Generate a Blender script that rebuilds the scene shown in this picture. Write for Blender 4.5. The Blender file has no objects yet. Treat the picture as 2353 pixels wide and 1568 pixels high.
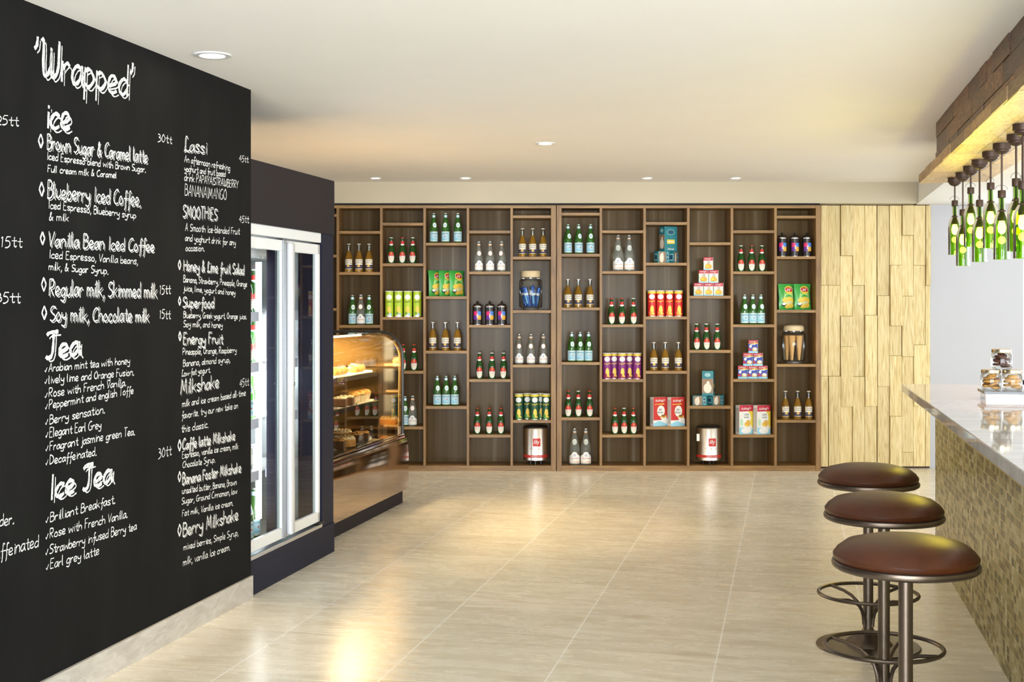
import bpy, bmesh, math, random
from math import sin, cos, pi, tan, atan, sqrt, radians
from mathutils import Vector, Matrix
random.seed(7)
SC = bpy.context.scene
COL = SC.collection

# ------------------------------------------------------------------ camera, sky, lights, exposure
FPX = 3000.0          # focal length in pixels of the 2353 x 1568 frame
CH = 1.39             # camera height
HOR = 698.0           # horizon row
cd = bpy.data.cameras.new('camera'); cam = bpy.data.objects.new('camera', cd); COL.objects.link(cam)
cam.location = (0, 0, CH); cam.rotation_euler = (pi / 2, 0, 0)
cd.sensor_width = 36.0; cd.lens = FPX / 2353.0 * 36.0
cd.shift_y = -(784.0 - HOR) / 2353.0
cd.clip_end = 200
SC.camera = cam
SC.view_settings.view_transform = 'Standard'
SC.view_settings.look = 'None'
SC.view_settings.exposure = 0.5
SC.view_settings.gamma = 1.0
SC.view_settings.use_curve_mapping = False

w = bpy.data.worlds.new('daylight'); SC.world = w; w.use_nodes = True
bg = w.node_tree.nodes['Background']; bg.inputs[0].default_value = (0.95, 0.98, 1.0, 1); bg.inputs[1].default_value = 1.3

TH = atan(0.213); S_, C_ = sin(TH), cos(TH)          # the bar, the chalkboard and the tiles are turned by TH from the bookcases
def G(v, u, z=0.0):                                  # room grid (across, along, up) -> world
    return Vector((v * C_ + u * S_, -v * S_ + u * C_, z))
def at(x, y, Y):                                     # the point at distance Y that shows at pixel x, y
    return Vector(((x - 1176.5) * Y / FPX, Y, CH - (y - HOR) * Y / FPX))

def lamp(kind, name, loc, energy, color, size=0.1, rot=(0, 0, 0), spot=None, sizey=None):
    l = bpy.data.lights.new(name, kind); l.energy = energy; l.color = color
    if kind == 'AREA':
        l.size = size
        if sizey: l.shape = 'RECTANGLE'; l.size_y = sizey
    else: l.shadow_soft_size = size
    if spot: l.spot_size = spot; l.spot_blend = 0.8
    o = bpy.data.objects.new(name, l); COL.objects.link(o); o.location = loc; o.rotation_euler = rot
    return o
# daylight from the glazed front of the shop behind the camera
lamp('AREA', 'daylight_from_shop_front', (0.6, -3.6, 1.25), 960, (0.86, 0.94, 1.0), 8.0, (radians(101), 0, 0), sizey=2.2)
# daylight from the glazed side beyond the bar
lamp('AREA', 'daylight_from_bar_side', (6.5, 2.6, 1.2), 105, (0.92, 0.96, 1.0), 6.0, (radians(92), 0, radians(90)), sizey=2.0)

# daylight through the window beyond the counter
lamp('AREA', 'daylight_from_window', (5.1, 10.98, 1.27), 42, (0.86, 0.94, 1.0), 1.4, (radians(-90), 0, 0), sizey=1.0)

# ------------------------------------------------------------------ helpers
class M:
    def __init__(s): s.v = []; s.f = []; s.m = []
    def add(s, v, f, m=0):
        b = len(s.v); s.v += [tuple(p) for p in v]; s.f += [tuple(i + b for i in q) for q in f]; s.m += [m] * len(f); return s
    def box(s, x0, x1, y0, y1, z0, z1, m=0, bev=0.0, seg=1):
        if bev <= 0:
            v = [(x, y, z) for z in (z0, z1) for y in (y0, y1) for x in (x0, x1)]
            return s.add(v, [(0, 2, 3, 1), (4, 5, 7, 6), (0, 1, 5, 4), (2, 6, 7, 3), (0, 4, 6, 2), (1, 3, 7, 5)], m)
        bm = bmesh.new(); bmesh.ops.create_cube(bm, size=1.0)
        for q in bm.verts:
            q.co = ((x0 + x1) / 2 + q.co.x * (x1 - x0), (y0 + y1) / 2 + q.co.y * (y1 - y0), (z0 + z1) / 2 + q.co.z * (z1 - z0))
        bmesh.ops.bevel(bm, geom=bm.edges[:], offset=bev, segments=seg, affect='EDGES', profile=0.5)
        bm.verts.index_update()
        s.add([q.co[:] for q in bm.verts], [[q.index for q in f.verts] for f in bm.faces], m); bm.free(); return s
    def lathe(s, prof, n=20, c=(0, 0, 0), m=0, sx=1.0, sy=1.0):
        v = []; f = []; rows = []
        for r, z in prof:
            if r < 1e-6: rows.append([len(v)]); v.append((c[0], c[1], c[2] + z))
            else:
                rows.append(list(range(len(v), len(v) + n)))
                for i in range(n):
                    a = 2 * pi * i / n
                    v.append((c[0] + r * sx * cos(a), c[1] + r * sy * sin(a), c[2] + z))
        for A, B in zip(rows, rows[1:]):
            for i in range(n):
                j = (i + 1) % n
                if len(A) == 1 and len(B) == 1: break
                if len(A) == 1: f.append((A[0], B[j], B[i]))
                elif len(B) == 1: f.append((A[i], A[j], B[0]))
                else: f.append((A[i], A[j], B[j], B[i]))
        return s.add(v, f, m)
    def tube(s, pts, r, n=8, m=0, closed=False, flat=1.0):
        pts = [Vector(p) for p in pts]; k = len(pts); v = []; f = []
        up = None
        for i, p in enumerate(pts):
            d = (pts[(i + 1) % k] - pts[i - 1]) if closed else (pts[min(i + 1, k - 1)] - pts[max(i - 1, 0)])
            d.normalize()
            if up is None: up = Vector((0, 0, 1)) if abs(d.z) < 0.9 else Vector((1, 0, 0))
            a = d.cross(up).normalized(); b = a.cross(d).normalized(); up = b
            rr = r[i] if isinstance(r, (list, tuple)) else r
            for j in range(n):
                t = 2 * pi * j / n
                v.append(p + a * (rr * cos(t)) + b * (rr * flat * sin(t)))
        for i in range(k if closed else k - 1):
            for j in range(n):
                i2 = (i + 1) % k; j2 = (j + 1) % n
                f.append((i * n + j, i2 * n + j, i2 * n + j2, i * n + j2))
        if not closed:
            f.append(tuple(range(n))); f.append(tuple((k - 1) * n + j for j in reversed(range(n))))
        return s.add(v, f, m)
    def ring(s, R, r, c=(0, 0, 0), n=40, k=8, m=0, rz=None):
        pts = [(c[0] + R * cos(2 * pi * i / n), c[1] + R * sin(2 * pi * i / n), c[2]) for i in range(n)]
        return s.tube(pts, r, k, m, True)
    def blob(s, rx, ry, rz, c=(0, 0, 0), n=14, k=8, m=0, rough=0.0, seed=0):
        rnd = random.Random(seed); v = []; f = []
        for i in range(k + 1):
            t = pi * i / k
            for j in range(n):
                a = 2 * pi * j / n
                q = 1 + rnd.uniform(-rough, rough)
                v.append((c[0] + rx * q * sin(t) * cos(a), c[1] + ry * q * sin(t) * sin(a), c[2] - rz * q * cos(t)))
        for i in range(k):
            for j in range(n):
                j2 = (j + 1) % n
                f.append((i * n + j, i * n + j2, (i + 1) * n + j2, (i + 1) * n + j))
        return s.add(v, f, m)
    def xform(s, mat):
        s.v = [tuple(mat @ Vector(p)) for p in s.v]; return s
    def build(s, name, mats, parent=None, loc=(0, 0, 0), rot=(0, 0, 0), smooth=True, ang=0.6):
        me = bpy.data.meshes.new(name); me.from_pydata(s.v, [], s.f)
        mats = mats if isinstance(mats, (list, tuple)) else [mats]
        for q in mats: me.materials.append(q)
        if len(mats) > 1: me.polygons.foreach_set('material_index', s.m)
        if smooth:
            me.polygons.foreach_set('use_smooth', [True] * len(me.polygons))
            me.set_sharp_from_angle(angle=ang)
        me.update()
        o = bpy.data.objects.new(name, me); COL.objects.link(o)
        o.location = loc; o.rotation_euler = rot
        if parent: o.parent = parent
        return o

def tag(o, label=None, cat=None, group=None, kind=None):
    if label: o['label'] = label
    if cat: o['category'] = cat
    if group: o['group'] = group
    if kind: o['kind'] = kind
    return o
def thing(name, label, cat, loc=(0, 0, 0), rz=0.0, group=None):
    o = bpy.data.objects.new(name, None); COL.objects.link(o); o.empty_display_size = 0.05
    o.location = loc; o.rotation_euler = (0, 0, rz)
    return tag(o, label, cat, group)
KIDS = {}
def note(root):                                      # remember a prototype's children before it is copied
    KIDS[root.name] = [(c, [g for g in c.children]) for c in root.children]
    return root
def dup(root, loc, rz=0.0, label=None, group=None, scale=None):
    r = root.copy(); COL.objects.link(r); r.location = loc; r.rotation_euler = (0, 0, rz)
    if scale: r.scale = scale
    if label: r['label'] = label
    if group: r['group'] = group
    for ch, gs in KIDS[root.name]:
        c = ch.copy(); COL.objects.link(c); c.parent = r
        for g in gs:
            d = g.copy(); COL.objects.link(d); d.parent = c
    return r
def struct(o): o['kind'] = 'structure'; return o

# ------------------------------------------------------------------ materials
MATS = {}
def nt(name):
    m = bpy.data.materials.new(name); m.use_nodes = True
    return m, m.node_tree.nodes, m.node_tree.links, m.node_tree.nodes['Principled BSDF']
def mat(name, c, r=0.5, metal=0.0, trans=0.0, ior=1.45, emit=None, es=1.0, coat=0.0, spec=0.5):
    if name in MATS: return MATS[name]
    m, N, L, p = nt(name)
    p.inputs['Base Color'].default_value = (*c, 1); p.inputs['Roughness'].default_value = r
    p.inputs['Metallic'].default_value = metal; p.inputs['Transmission Weight'].default_value = trans
    p.inputs['IOR'].default_value = ior; p.inputs['Coat Weight'].default_value = coat
    p.inputs['Specular IOR Level'].default_value = spec
    if emit: p.inputs['Emission Color'].default_value = (*emit, 1); p.inputs['Emission Strength'].default_value = es
    MATS[name] = m; return m
def node(N, t, **k):
    n = N.new(t)
    for a, b in k.items(): setattr(n, a, b)
    return n
def ramp(N, stops):
    r = N.new('ShaderNodeValToRGB'); e = r.color_ramp.elements
    while len(e) < len(stops): e.new(0.5)
    for q, (p, c) in zip(e, stops): q.position = p; q.color = (*c, 1)
    return r
def wood(name, cols, scale=(8, 8, 0.6), rough=0.5, island=0.0, bump=0.0, coat=0.0, dist=1.5, detail=6):
    """streaky grain running along the axis with the small scale; island: how much each separate board differs in tone"""
    if name in MATS: return MATS[name]
    m, N, L, p = nt(name)
    tc = node(N, 'ShaderNodeTexCoord'); mp = node(N, 'ShaderNodeMapping'); mp.inputs['Scale'].default_value = scale
    L.new(tc.outputs['Object'], mp.inputs['Vector'])
    nz = node(N, 'ShaderNodeTexNoise', noise_dimensions='4D'); nz.inputs['Scale'].default_value = 3.0; nz.inputs['Detail'].default_value = detail
    nz.inputs['Distortion'].default_value = dist; L.new(mp.outputs['Vector'], nz.inputs['Vector'])
    rp = ramp(N, [(0.25 + 0.5 * i / max(1, len(cols) - 1), c) for i, c in enumerate(cols)])
    L.new(nz.outputs['Fac'], rp.inputs['Fac'])
    out = rp.outputs['Color']
    if island > 0:
        ge = node(N, 'ShaderNodeNewGeometry')
        mu = node(N, 'ShaderNodeMath', operation='MULTIPLY'); mu.inputs[1].default_value = 37.0
        L.new(ge.outputs['Random Per Island'], mu.inputs[0]); L.new(mu.outputs[0], nz.inputs['W'])
        mr = node(N, 'ShaderNodeMapRange'); mr.inputs['To Min'].default_value = 1 - island; mr.inputs['To Max'].default_value = 1 + island * 0.6
        L.new(ge.outputs['Random Per Island'], mr.inputs['Value'])
        hs = node(N, 'ShaderNodeHueSaturation'); L.new(out, hs.inputs['Color']); L.new(mr.outputs[0], hs.inputs['Value'])
        out = hs.outputs['Color']
    L.new(out, p.inputs['Base Color']); p.inputs['Roughness'].default_value = rough; p.inputs['Coat Weight'].default_value = coat
    if bump > 0:
        b = node(N, 'ShaderNodeBump'); b.inputs['Strength'].default_value = bump; b.inputs['Distance'].default_value = 0.01
        L.new(nz.outputs['Fac'], b.inputs['Height']); L.new(b.outputs[0], p.inputs['Normal'])
    MATS[name] = m; return m
def thin_glass(name, tint=(1, 1, 1), refl=1.0, rough=0.0):
    if name in MATS: return MATS[name]
    m = bpy.data.materials.new(name); m.use_nodes = True; N = m.node_tree.nodes; L = m.node_tree.links; N.clear()
    o = node(N, 'ShaderNodeOutputMaterial'); mx = node(N, 'ShaderNodeMixShader'); t = node(N, 'ShaderNodeBsdfTransparent'); g = node(N, 'ShaderNodeBsdfGlossy')
    t.inputs[0].default_value = (*tint, 1); g.inputs['Roughness'].default_value = rough
    fr = node(N, 'ShaderNodeFresnel'); fr.inputs[0].default_value = 1.45
    mu = node(N, 'ShaderNodeMath', operation='MULTIPLY'); mu.inputs[1].default_value = refl
    L.new(fr.outputs[0], mu.inputs[0]); L.new(mu.outputs[0], mx.inputs[0]); L.new(t.outputs[0], mx.inputs[1]); L.new(g.outputs[0], mx.inputs[2]); L.new(mx.outputs[0], o.inputs[0])
    MATS[name] = m; return m

def floor_material():
    m, N, L, p = nt('limestone_floor_tiles')
    tc = node(N, 'ShaderNodeTexCoord')
    mp = node(N, 'ShaderNodeMapping'); mp.inputs['Scale'].default_value = (1.3, 6.5, 1)
    L.new(tc.outputs['Object'], mp.inputs['Vector'])
    n1 = node(N, 'ShaderNodeTexNoise'); n1.inputs['Scale'].default_value = 2.2; n1.inputs['Detail'].default_value = 9; n1.inputs['Roughness'].default_value = 0.65; n1.inputs['Distortion'].default_value = 0.7
    L.new(mp.outputs[0], n1.inputs['Vector'])
    rp = ramp(N, [(0.22, (0.55, 0.47, 0.345)), (0.45, (0.72, 0.655, 0.535)), (0.75, (0.80, 0.75, 0.65))])
    L.new(n1.outputs['Fac'], rp.inputs['Fac'])
    # each tile a slightly different tone
    sx = node(N, 'ShaderNodeSeparateXYZ'); L.new(tc.outputs['Object'], sx.inputs[0])
    def m2(op, a, b=None):
        q = node(N, 'ShaderNodeMath', operation=op)
        L.new(a, q.inputs[0]) if not isinstance(a, float) else setattr(q.inputs[0], 'default_value', a)
        if b is not None:
            L.new(b, q.inputs[1]) if not isinstance(b, float) else setattr(q.inputs[1], 'default_value', b)
        return q.outputs[0]
    vx = m2('ADD', sx.outputs[0], 0.881 + 60.0); uy = m2('ADD', sx.outputs[1], -5.80 + 60.0)
    ix = m2('FLOOR', m2('DIVIDE', vx, 0.6)); iy = m2('FLOOR', m2('DIVIDE', uy, 0.6))
    cb = node(N, 'ShaderNodeCombineXYZ'); L.new(ix, cb.inputs[0]); L.new(iy, cb.inputs[1])
    wn = node(N, 'ShaderNodeTexWhiteNoise', noise_dimensions='2D'); L.new(cb.outputs[0], wn.inputs['Vector'])
    mr = node(N, 'ShaderNodeMapRange'); mr.inputs['To Min'].default_value = 0.93; mr.inputs['To Max'].default_value = 1.05; L.new(wn.outputs['Value'], mr.inputs['Value'])
    hs = node(N, 'ShaderNodeHueSaturation'); L.new(rp.outputs[0], hs.inputs['Color']); L.new(mr.outputs[0], hs.inputs['Value'])
    dv = m2('PINGPONG', vx, 0.3); du = m2('PINGPONG', uy, 0.3)
    lv = m2('LESS_THAN', dv, 0.003); lu = m2('LESS_THAN', du, 0.0014)
    a = node(N, 'ShaderNodeMix', data_type='RGBA'); a.inputs[7].default_value = (0.27, 0.2, 0.13, 1)
    L.new(m2('MULTIPLY', lu, 0.75), a.inputs[0]); L.new(hs.outputs[0], a.inputs[6])
    b = node(N, 'ShaderNodeMix', data_type='RGBA'); b.inputs[7].default_value = (0.95, 0.93, 0.88, 1)
    L.new(lv, b.inputs[0]); L.new(a.outputs[2], b.inputs[6])
    L.new(b.outputs[2], p.inputs['Base Color'])
    mr2 = node(N, 'ShaderNodeMapRange'); mr2.inputs['To Min'].default_value = 0.2; mr2.inputs['To Max'].default_value = 0.34; L.new(n1.outputs['Fac'], mr2.inputs['Value'])
    L.new(mr2.outputs[0], p.inputs['Roughness']); p.inputs['Specular IOR Level'].default_value = 0.55
    return m
def plaster(name, c, r=0.85):
    if name in MATS: return MATS[name]
    m, N, L, p = nt(name)
    tc = node(N, 'ShaderNodeTexCoord'); n1 = node(N, 'ShaderNodeTexNoise'); n1.inputs['Scale'].default_value = 1.4; n1.inputs['Detail'].default_value = 4
    L.new(tc.outputs['Object'], n1.inputs['Vector'])
    rp = ramp(N, [(0.3, tuple(q * 0.97 for q in c)), (0.7, c)]); L.new(n1.outputs['Fac'], rp.inputs['Fac']); L.new(rp.outputs[0], p.inputs['Base Color'])
    p.inputs['Roughness'].default_value = r; MATS[name] = m; return m
def chalkboard_material():
    m, N, L, p = nt('blackboard_paint')
    tc = node(N, 'ShaderNodeTexCoord'); mp = node(N, 'ShaderNodeMapping'); mp.inputs['Scale'].default_value = (1, 2.0, 0.8); L.new(tc.outputs['Object'], mp.inputs[0])
    n1 = node(N, 'ShaderNodeTexNoise'); n1.inputs['Scale'].default_value = 2.5; n1.inputs['Detail'].default_value = 7; L.new(mp.outputs[0], n1.inputs['Vector'])
    rp = ramp(N, [(0.3, (0.005, 0.005, 0.0053)), (0.65, (0.0085, 0.0083, 0.0083)), (0.85, (0.013, 0.0127, 0.0125))]); L.new(n1.outputs['Fac'], rp.inputs['Fac']); L.new(rp.outputs[0], p.inputs['Base Color'])
    p.inputs['Roughness'].default_value = 0.8; p.inputs['Specular IOR Level'].default_value = 0.12
    return m
def chalk_material():
    m, N, L, p = nt('white_chalk')
    tc = node(N, 'ShaderNodeTexCoord'); n1 = node(N, 'ShaderNodeTexNoise'); n1.inputs['Scale'].default_value = 160; n1.inputs['Detail'].default_value = 2; L.new(tc.outputs['Object'], n1.inputs['Vector'])
    rp = ramp(N, [(0.32, (0.3, 0.3, 0.29)), (0.52, (0.86, 0.85, 0.82))]); L.new(n1.outputs['Fac'], rp.inputs['Fac']); L.new(rp.outputs[0], p.inputs['Base Color'])
    p.inputs['Roughness'].default_value = 0.95; return m
def mosaic_material():
    m, N, L, p = nt('gold_glass_mosaic')
    tc = node(N, 'ShaderNodeTexCoord'); sx = node(N, 'ShaderNodeSeparateXYZ'); L.new(tc.outputs['Object'], sx.inputs[0])
    cb = node(N, 'ShaderNodeCombineXYZ'); L.new(sx.outputs[1], cb.inputs[0]); L.new(sx.outputs[2], cb.inputs[1])
    br = node(N, 'ShaderNodeTexBrick'); br.offset = 0.0; br.inputs['Scale'].default_value = 1.0
    br.inputs['Brick Width'].default_value = 0.05; br.inputs['Row Height'].default_value = 0.0314; br.inputs['Mortar Size'].default_value = 0.0023; br.inputs['Mortar Smooth'].default_value = 0.2
    br.inputs['Color1'].default_value = (0.0, 0, 0, 1); br.inputs['Color2'].default_value = (1, 1, 1, 1); br.inputs['Mortar'].default_value = (0.5, 0.5, 0.5, 1); br.inputs['Bias'].default_value = 0.0
    L.new(cb.outputs[0], br.inputs['Vector'])
    rp = ramp(N, [(0.0, (0.06, 0.052, 0.010)), (0.35, (0.20, 0.165, 0.035)), (0.65, (0.34, 0.30, 0.10)), (1.0, (0.56, 0.53, 0.32))]); L.new(br.outputs['Color'], rp.inputs['Fac'])
    mx = node(N, 'ShaderNodeMix', data_type='RGBA'); mx.inputs[7].default_value = (0.45, 0.31, 0.11, 1); L.new(br.outputs['Fac'], mx.inputs[0]); L.new(rp.outputs[0], mx.inputs[6])
    pp = node(N, 'ShaderNodeMath', operation='PINGPONG'); pp.inputs[1].default_value = 0.0314; L.new(sx.outputs[2], pp.inputs[0])
    lt = node(N, 'ShaderNodeMath', operation='LESS_THAN'); lt.inputs[1].default_value = 0.0022; L.new(pp.outputs[0], lt.inputs[0])
    m3 = node(N, 'ShaderNodeMix', data_type='RGBA'); m3.inputs[7].default_value = (0.66, 0.47, 0.2, 1); L.new(lt.outputs[0], m3.inputs[0]); L.new(mx.outputs[2], m3.inputs[6])
    L.new(m3.outputs[2], p.inputs['Base Color'])
    # narrow vertical ribs in the glass
    wv = node(N, 'ShaderNodeTexWave', bands_direction='X'); wv.inputs['Scale'].default_value = 28; wv.inputs['Distortion'].default_value = 3.0; L.new(cb.outputs[0], wv.inputs['Vector'])
    ma = node(N, 'ShaderNodeMath', operation='MULTIPLY_ADD'); ma.inputs[1].default_value = -1.5; L.new(br.outputs['Fac'], ma.inputs[0]); L.new(wv.outputs['Fac'], ma.inputs[2])
    b = node(N, 'ShaderNodeBump'); b.inputs['Strength'].default_value = 0.8; b.inputs['Distance'].default_value = 0.006; L.new(ma.outputs[0], b.inputs['Height']); L.new(b.outputs[0], p.inputs['Normal'])
    p.inputs['Metallic'].default_value = 0.5; p.inputs['Roughness'].default_value = 0.24; p.inputs['Coat Weight'].default_value = 0.1
    return m
def stone_material(name, a, b, rough, scale=(2, 2, 2)):
    m, N, L, p = nt(name)
    tc = node(N, 'ShaderNodeTexCoord'); mp = node(N, 'ShaderNodeMapping'); mp.inputs['Scale'].default_value = scale; L.new(tc.outputs['Object'], mp.inputs[0])
    n1 = node(N, 'ShaderNodeTexNoise'); n1.inputs['Scale'].default_value = 3; n1.inputs['Detail'].default_value = 8; n1.inputs['Distortion'].default_value = 1.2; L.new(mp.outputs[0], n1.inputs['Vector'])
    rp = ramp(N, [(0.3, a), (0.7, b)]); L.new(n1.outputs['Fac'], rp.inputs['Fac']); L.new(rp.outputs[0], p.inputs['Base Color']); p.inputs['Roughness'].default_value = rough
    p.inputs['Specular IOR Level'].default_value = 0.7
    return m
def leather_material():
    m, N, L, p = nt('brown_leather')
    tc = node(N, 'ShaderNodeTexCoord'); n1 = node(N, 'ShaderNodeTexNoise'); n1.inputs['Scale'].default_value = 9; n1.inputs['Detail'].default_value = 6; L.new(tc.outputs['Object'], n1.inputs['Vector'])
    rp = ramp(N, [(0.3, (0.032, 0.0075, 0.002)), (0.7, (0.062, 0.015, 0.0035))]); L.new(n1.outputs['Fac'], rp.inputs['Fac']); L.new(rp.outputs[0], p.inputs['Base Color'])
    p.inputs['Roughness'].default_value = 0.38; p.inputs['Specular IOR Level'].default_value = 0.35; p.inputs['Coat Weight'].default_value = 0.0; p.inputs['Coat Roughness'].default_value = 0.25
    return m

W_UP = wood('teak_upright', [(0.115, 0.057, 0.018), (0.225, 0.116, 0.033), (0.34, 0.188, 0.056)], (14, 14, 0.9), 0.45)
W_SH = wood('teak_board', [(0.125, 0.062, 0.019), (0.25, 0.132, 0.037), (0.38, 0.212, 0.062)], (0.9, 14, 14), 0.45)
W_PL = wood('pale_timber_planks', [(0.42, 0.27, 0.075), (0.68, 0.53, 0.25), (0.80, 0.69, 0.41)], (13, 13, 0.9), 0.5, 0.13, 0.15, 0.0, 2.6)
W_MO = wood('dark_timber_blocks', [(0.03, 0.009, 0.002), (0.11, 0.038, 0.008), (0.27, 0.12, 0.028)], (9, 2.5, 7), 0.45, 0.6, 0.15, 0.0, 3.0)
W_DK = wood('light_timber_deck', [(0.30, 0.18, 0.08), (0.56, 0.40, 0.2), (0.68, 0.52, 0.30)], (9, 2.2, 9), 0.5, 0.25, 0.1, 0.0, 3.0)
W_LID = wood('pale_lid_wood', [(0.62, 0.47, 0.27), (0.74, 0.6, 0.38)], (30, 30, 2), 0.5)
BLACK = mat('black', (0.012, 0.011, 0.011), 0.4)
GAP = mat('shadow_gap_black', (0.01, 0.008, 0.006), 0.7)
FLOOR = floor_material(); CHALKB = chalkboard_material(); CHALK = chalk_material(); MOSAIC = mosaic_material(); LEATHER = leather_material()
COUNTER = stone_material('polished_pale_stone', (0.60, 0.58, 0.56), (0.74, 0.73, 0.72), 0.04, (1, 4, 4))
SKIRT = stone_material('skirting_stone', (0.40, 0.36, 0.31), (0.55, 0.51, 0.46), 0.4, (3, 3, 10))
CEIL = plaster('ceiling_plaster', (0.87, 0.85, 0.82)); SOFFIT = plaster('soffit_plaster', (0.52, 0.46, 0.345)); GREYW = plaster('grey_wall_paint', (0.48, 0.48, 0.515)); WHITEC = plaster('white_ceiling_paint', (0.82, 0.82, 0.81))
BACKW = plaster('brown_back_wall', (0.22, 0.16, 0.10))
NAVY = mat('navy_laminate', (0.0125, 0.0135, 0.028), 0.5, spec=0.15); PLUM = mat('plum_black_laminate', (0.019, 0.015, 0.018), 0.55, spec=0.15)
WHITEM = mat('white_enamel', (0.78, 0.79, 0.80), 0.3); SILVER = mat('brushed_aluminium', (0.62, 0.64, 0.68), 0.3, 0.9); CHROME = mat('chrome', (0.8, 0.8, 0.82), 0.08, 1.0)
BRONZE = mat('dark_bronze_steel', (0.12, 0.092, 0.072), 0.32, 0.9); STEELB = mat('bronze_mirror_steel', (0.50, 0.40, 0.33), 0.07, 1.0)
IRON = mat('brown_iron', (0.055, 0.032, 0.022), 0.45, 0.4)
PANE = thin_glass('clear_pane'); JAR = thin_glass('clear_jar_glass', (0.97, 0.98, 0.97), 0.7)
PURE = mat('white_print', (0.82, 0.82, 0.8), 0.5)

# ------------------------------------------------------------------ the room
U0 = -6.0
def gridobj(mesh, name, mats, **k):                   # mesh drawn in grid coordinates
    return mesh.build(name, mats, None, (0, 0, 0), (0, 0, -TH), **k)
struct(gridobj(M().box(-9, 9, -7, 14, -0.06, 0.0), 'floor', FLOOR, smooth=False))
# ceiling slab: left of the lowered bar ceiling
BUL = 1.045
struct(M().add([(-8, -5, 2.40), (8, -5, 2.40), (8, 10.85, 2.40), (-8, 10.85, 2.40), (-8, -5, 2.55), (8, -5, 2.55), (8, 10.85, 2.55), (-8, 10.85, 2.55)],
     [(0, 3, 2, 1), (4, 5, 6, 7), (0, 1, 5, 4), (1, 2, 6, 5), (2, 3, 7, 6), (3, 0, 4, 7)]).build('ceiling', CEIL, smooth=False))
def prism(poly, z0, z1):
    n = len(poly); m = M()
    m.add([(p[0], p[1], z0) for p in poly] + [(p[0], p[1], z1) for p in poly],
          [tuple(reversed(range(n))), tuple(range(n, 2 * n))] + [(i, (i + 1) % n, n + (i + 1) % n, n + i) for i in range(n)])
    return m
XB = (2110 - 1176.5) * 10.84 / FPX
# plaster band over the bookcases and the lowered ceiling over the bar
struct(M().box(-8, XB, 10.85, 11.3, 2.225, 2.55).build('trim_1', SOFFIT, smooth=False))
e = G(BUL, 0); d = Vector((S_, C_, 0))
def onbul(Y): return (XB + (Y - 10.84) * 0.213, Y)
struct(prism([onbul(11.3), onbul(-4), (8, -4), (8, 11.3)], 2.225, 2.40).build('trim_2', WHITEC, smooth=False))
# walls
struct(M().box(-8, 3.56, 11.16, 11.3, 0, 2.25).build('wall_back', BACKW, smooth=False))
WX0, WX1, WZ0, WZ1 = 4.325, 5.9, 0.7, 1.815
wm = M().box(3.52, WX0, 11.05, 11.25, 0, 2.3).box(WX0, WX1, 11.05, 11.25, 0, WZ0).box(WX0, WX1, 11.05, 11.25, WZ1, 2.3).box(WX1, 8, 11.05, 11.25, 0, 2.3)
struct(wm.build('wall_right', GREYW, smooth=False))
wf = M()
for x0, x1, z0, z1 in ((WX0, WX0 + .04, WZ0, WZ1), (WX1 - .04, WX1, WZ0, WZ1), (WX0, WX1, WZ0, WZ0 + .04), (WX0, WX1, WZ1 - .04, WZ1), (5.08, 5.12, WZ0, WZ1)): wf.box(x0, x1, 11.12, 11.17, z0, z1)
win = struct(wf.build('window_1', WHITEM, smooth=False))
M().box(WX0, WX1, 11.143, 11.147, WZ0, WZ1).build('window_pane', PANE, win, smooth=False)
# chalkboard wall core and its stone skirting
VC, UC = -2.492, 5.777
struct(gridobj(M().box(VC - 0.9, VC - 0.012, U0, UC, 0, 2.40), 'wall_left', PLUM, smooth=False))
sk = M()
u = U0; k = 0
while u < UC - 1e-6:
    u2 = min(u + 0.6, UC) if k else u + (UC - U0) % 0.6
    sk.box(VC - 0.02, VC + 0.012, u + .0008, u2 - .0008, 0, 0.105); u = u2; k += 1
struct(gridobj(sk, 'baseboard_left', SKIRT, smooth=False))

# plank cladding beside the bookcases, each column's boards staggered as in the photo
pl = M()
rnd = random.Random(3)
cols = [(1886, 1902.5), (1903.5, 1930.5), (1931.5, 1959.5), (1960, 1986.5), (1987.5, 2014.5), (2017, 2044), (2045, 2072), (2073, 2099.5), (2100, 2127), (2128, 2138.5)]
joints = [[656, 865], [656, 865], [588, 727, 797, 935], [656, 866], [725, 934], [680, 889], [610, 749, 818, 957], [541, 681, 820, 1040], [610, 793, 933], [656, 865]]
YP = 11.0
for (xa, xb), js in zip(cols, joints):
    ys = [472] + js + [1073]
    for ya, yb in zip(ys, ys[1:]):
        a = at(xa, yb, YP); b = at(xb, ya, YP); o = rnd.uniform(-0.022, 0.016)
        pl.box(a.x, b.x, YP + o, YP + 0.05, a.z + .0008, b.z - .0008, bev=0.0015)
struct(pl.build('wall_back_planks', W_PL, smooth=False))
a = at(1886, 1077, YP); b = at(2140, 468, YP)
struct(M().box(a.x - .02, b.x, YP + 0.046, 11.16, 0.0, b.z).build('trim_3', mat('dark_timber_backing', (0.05, 0.024, 0.012), 0.6), smooth=False))

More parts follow.
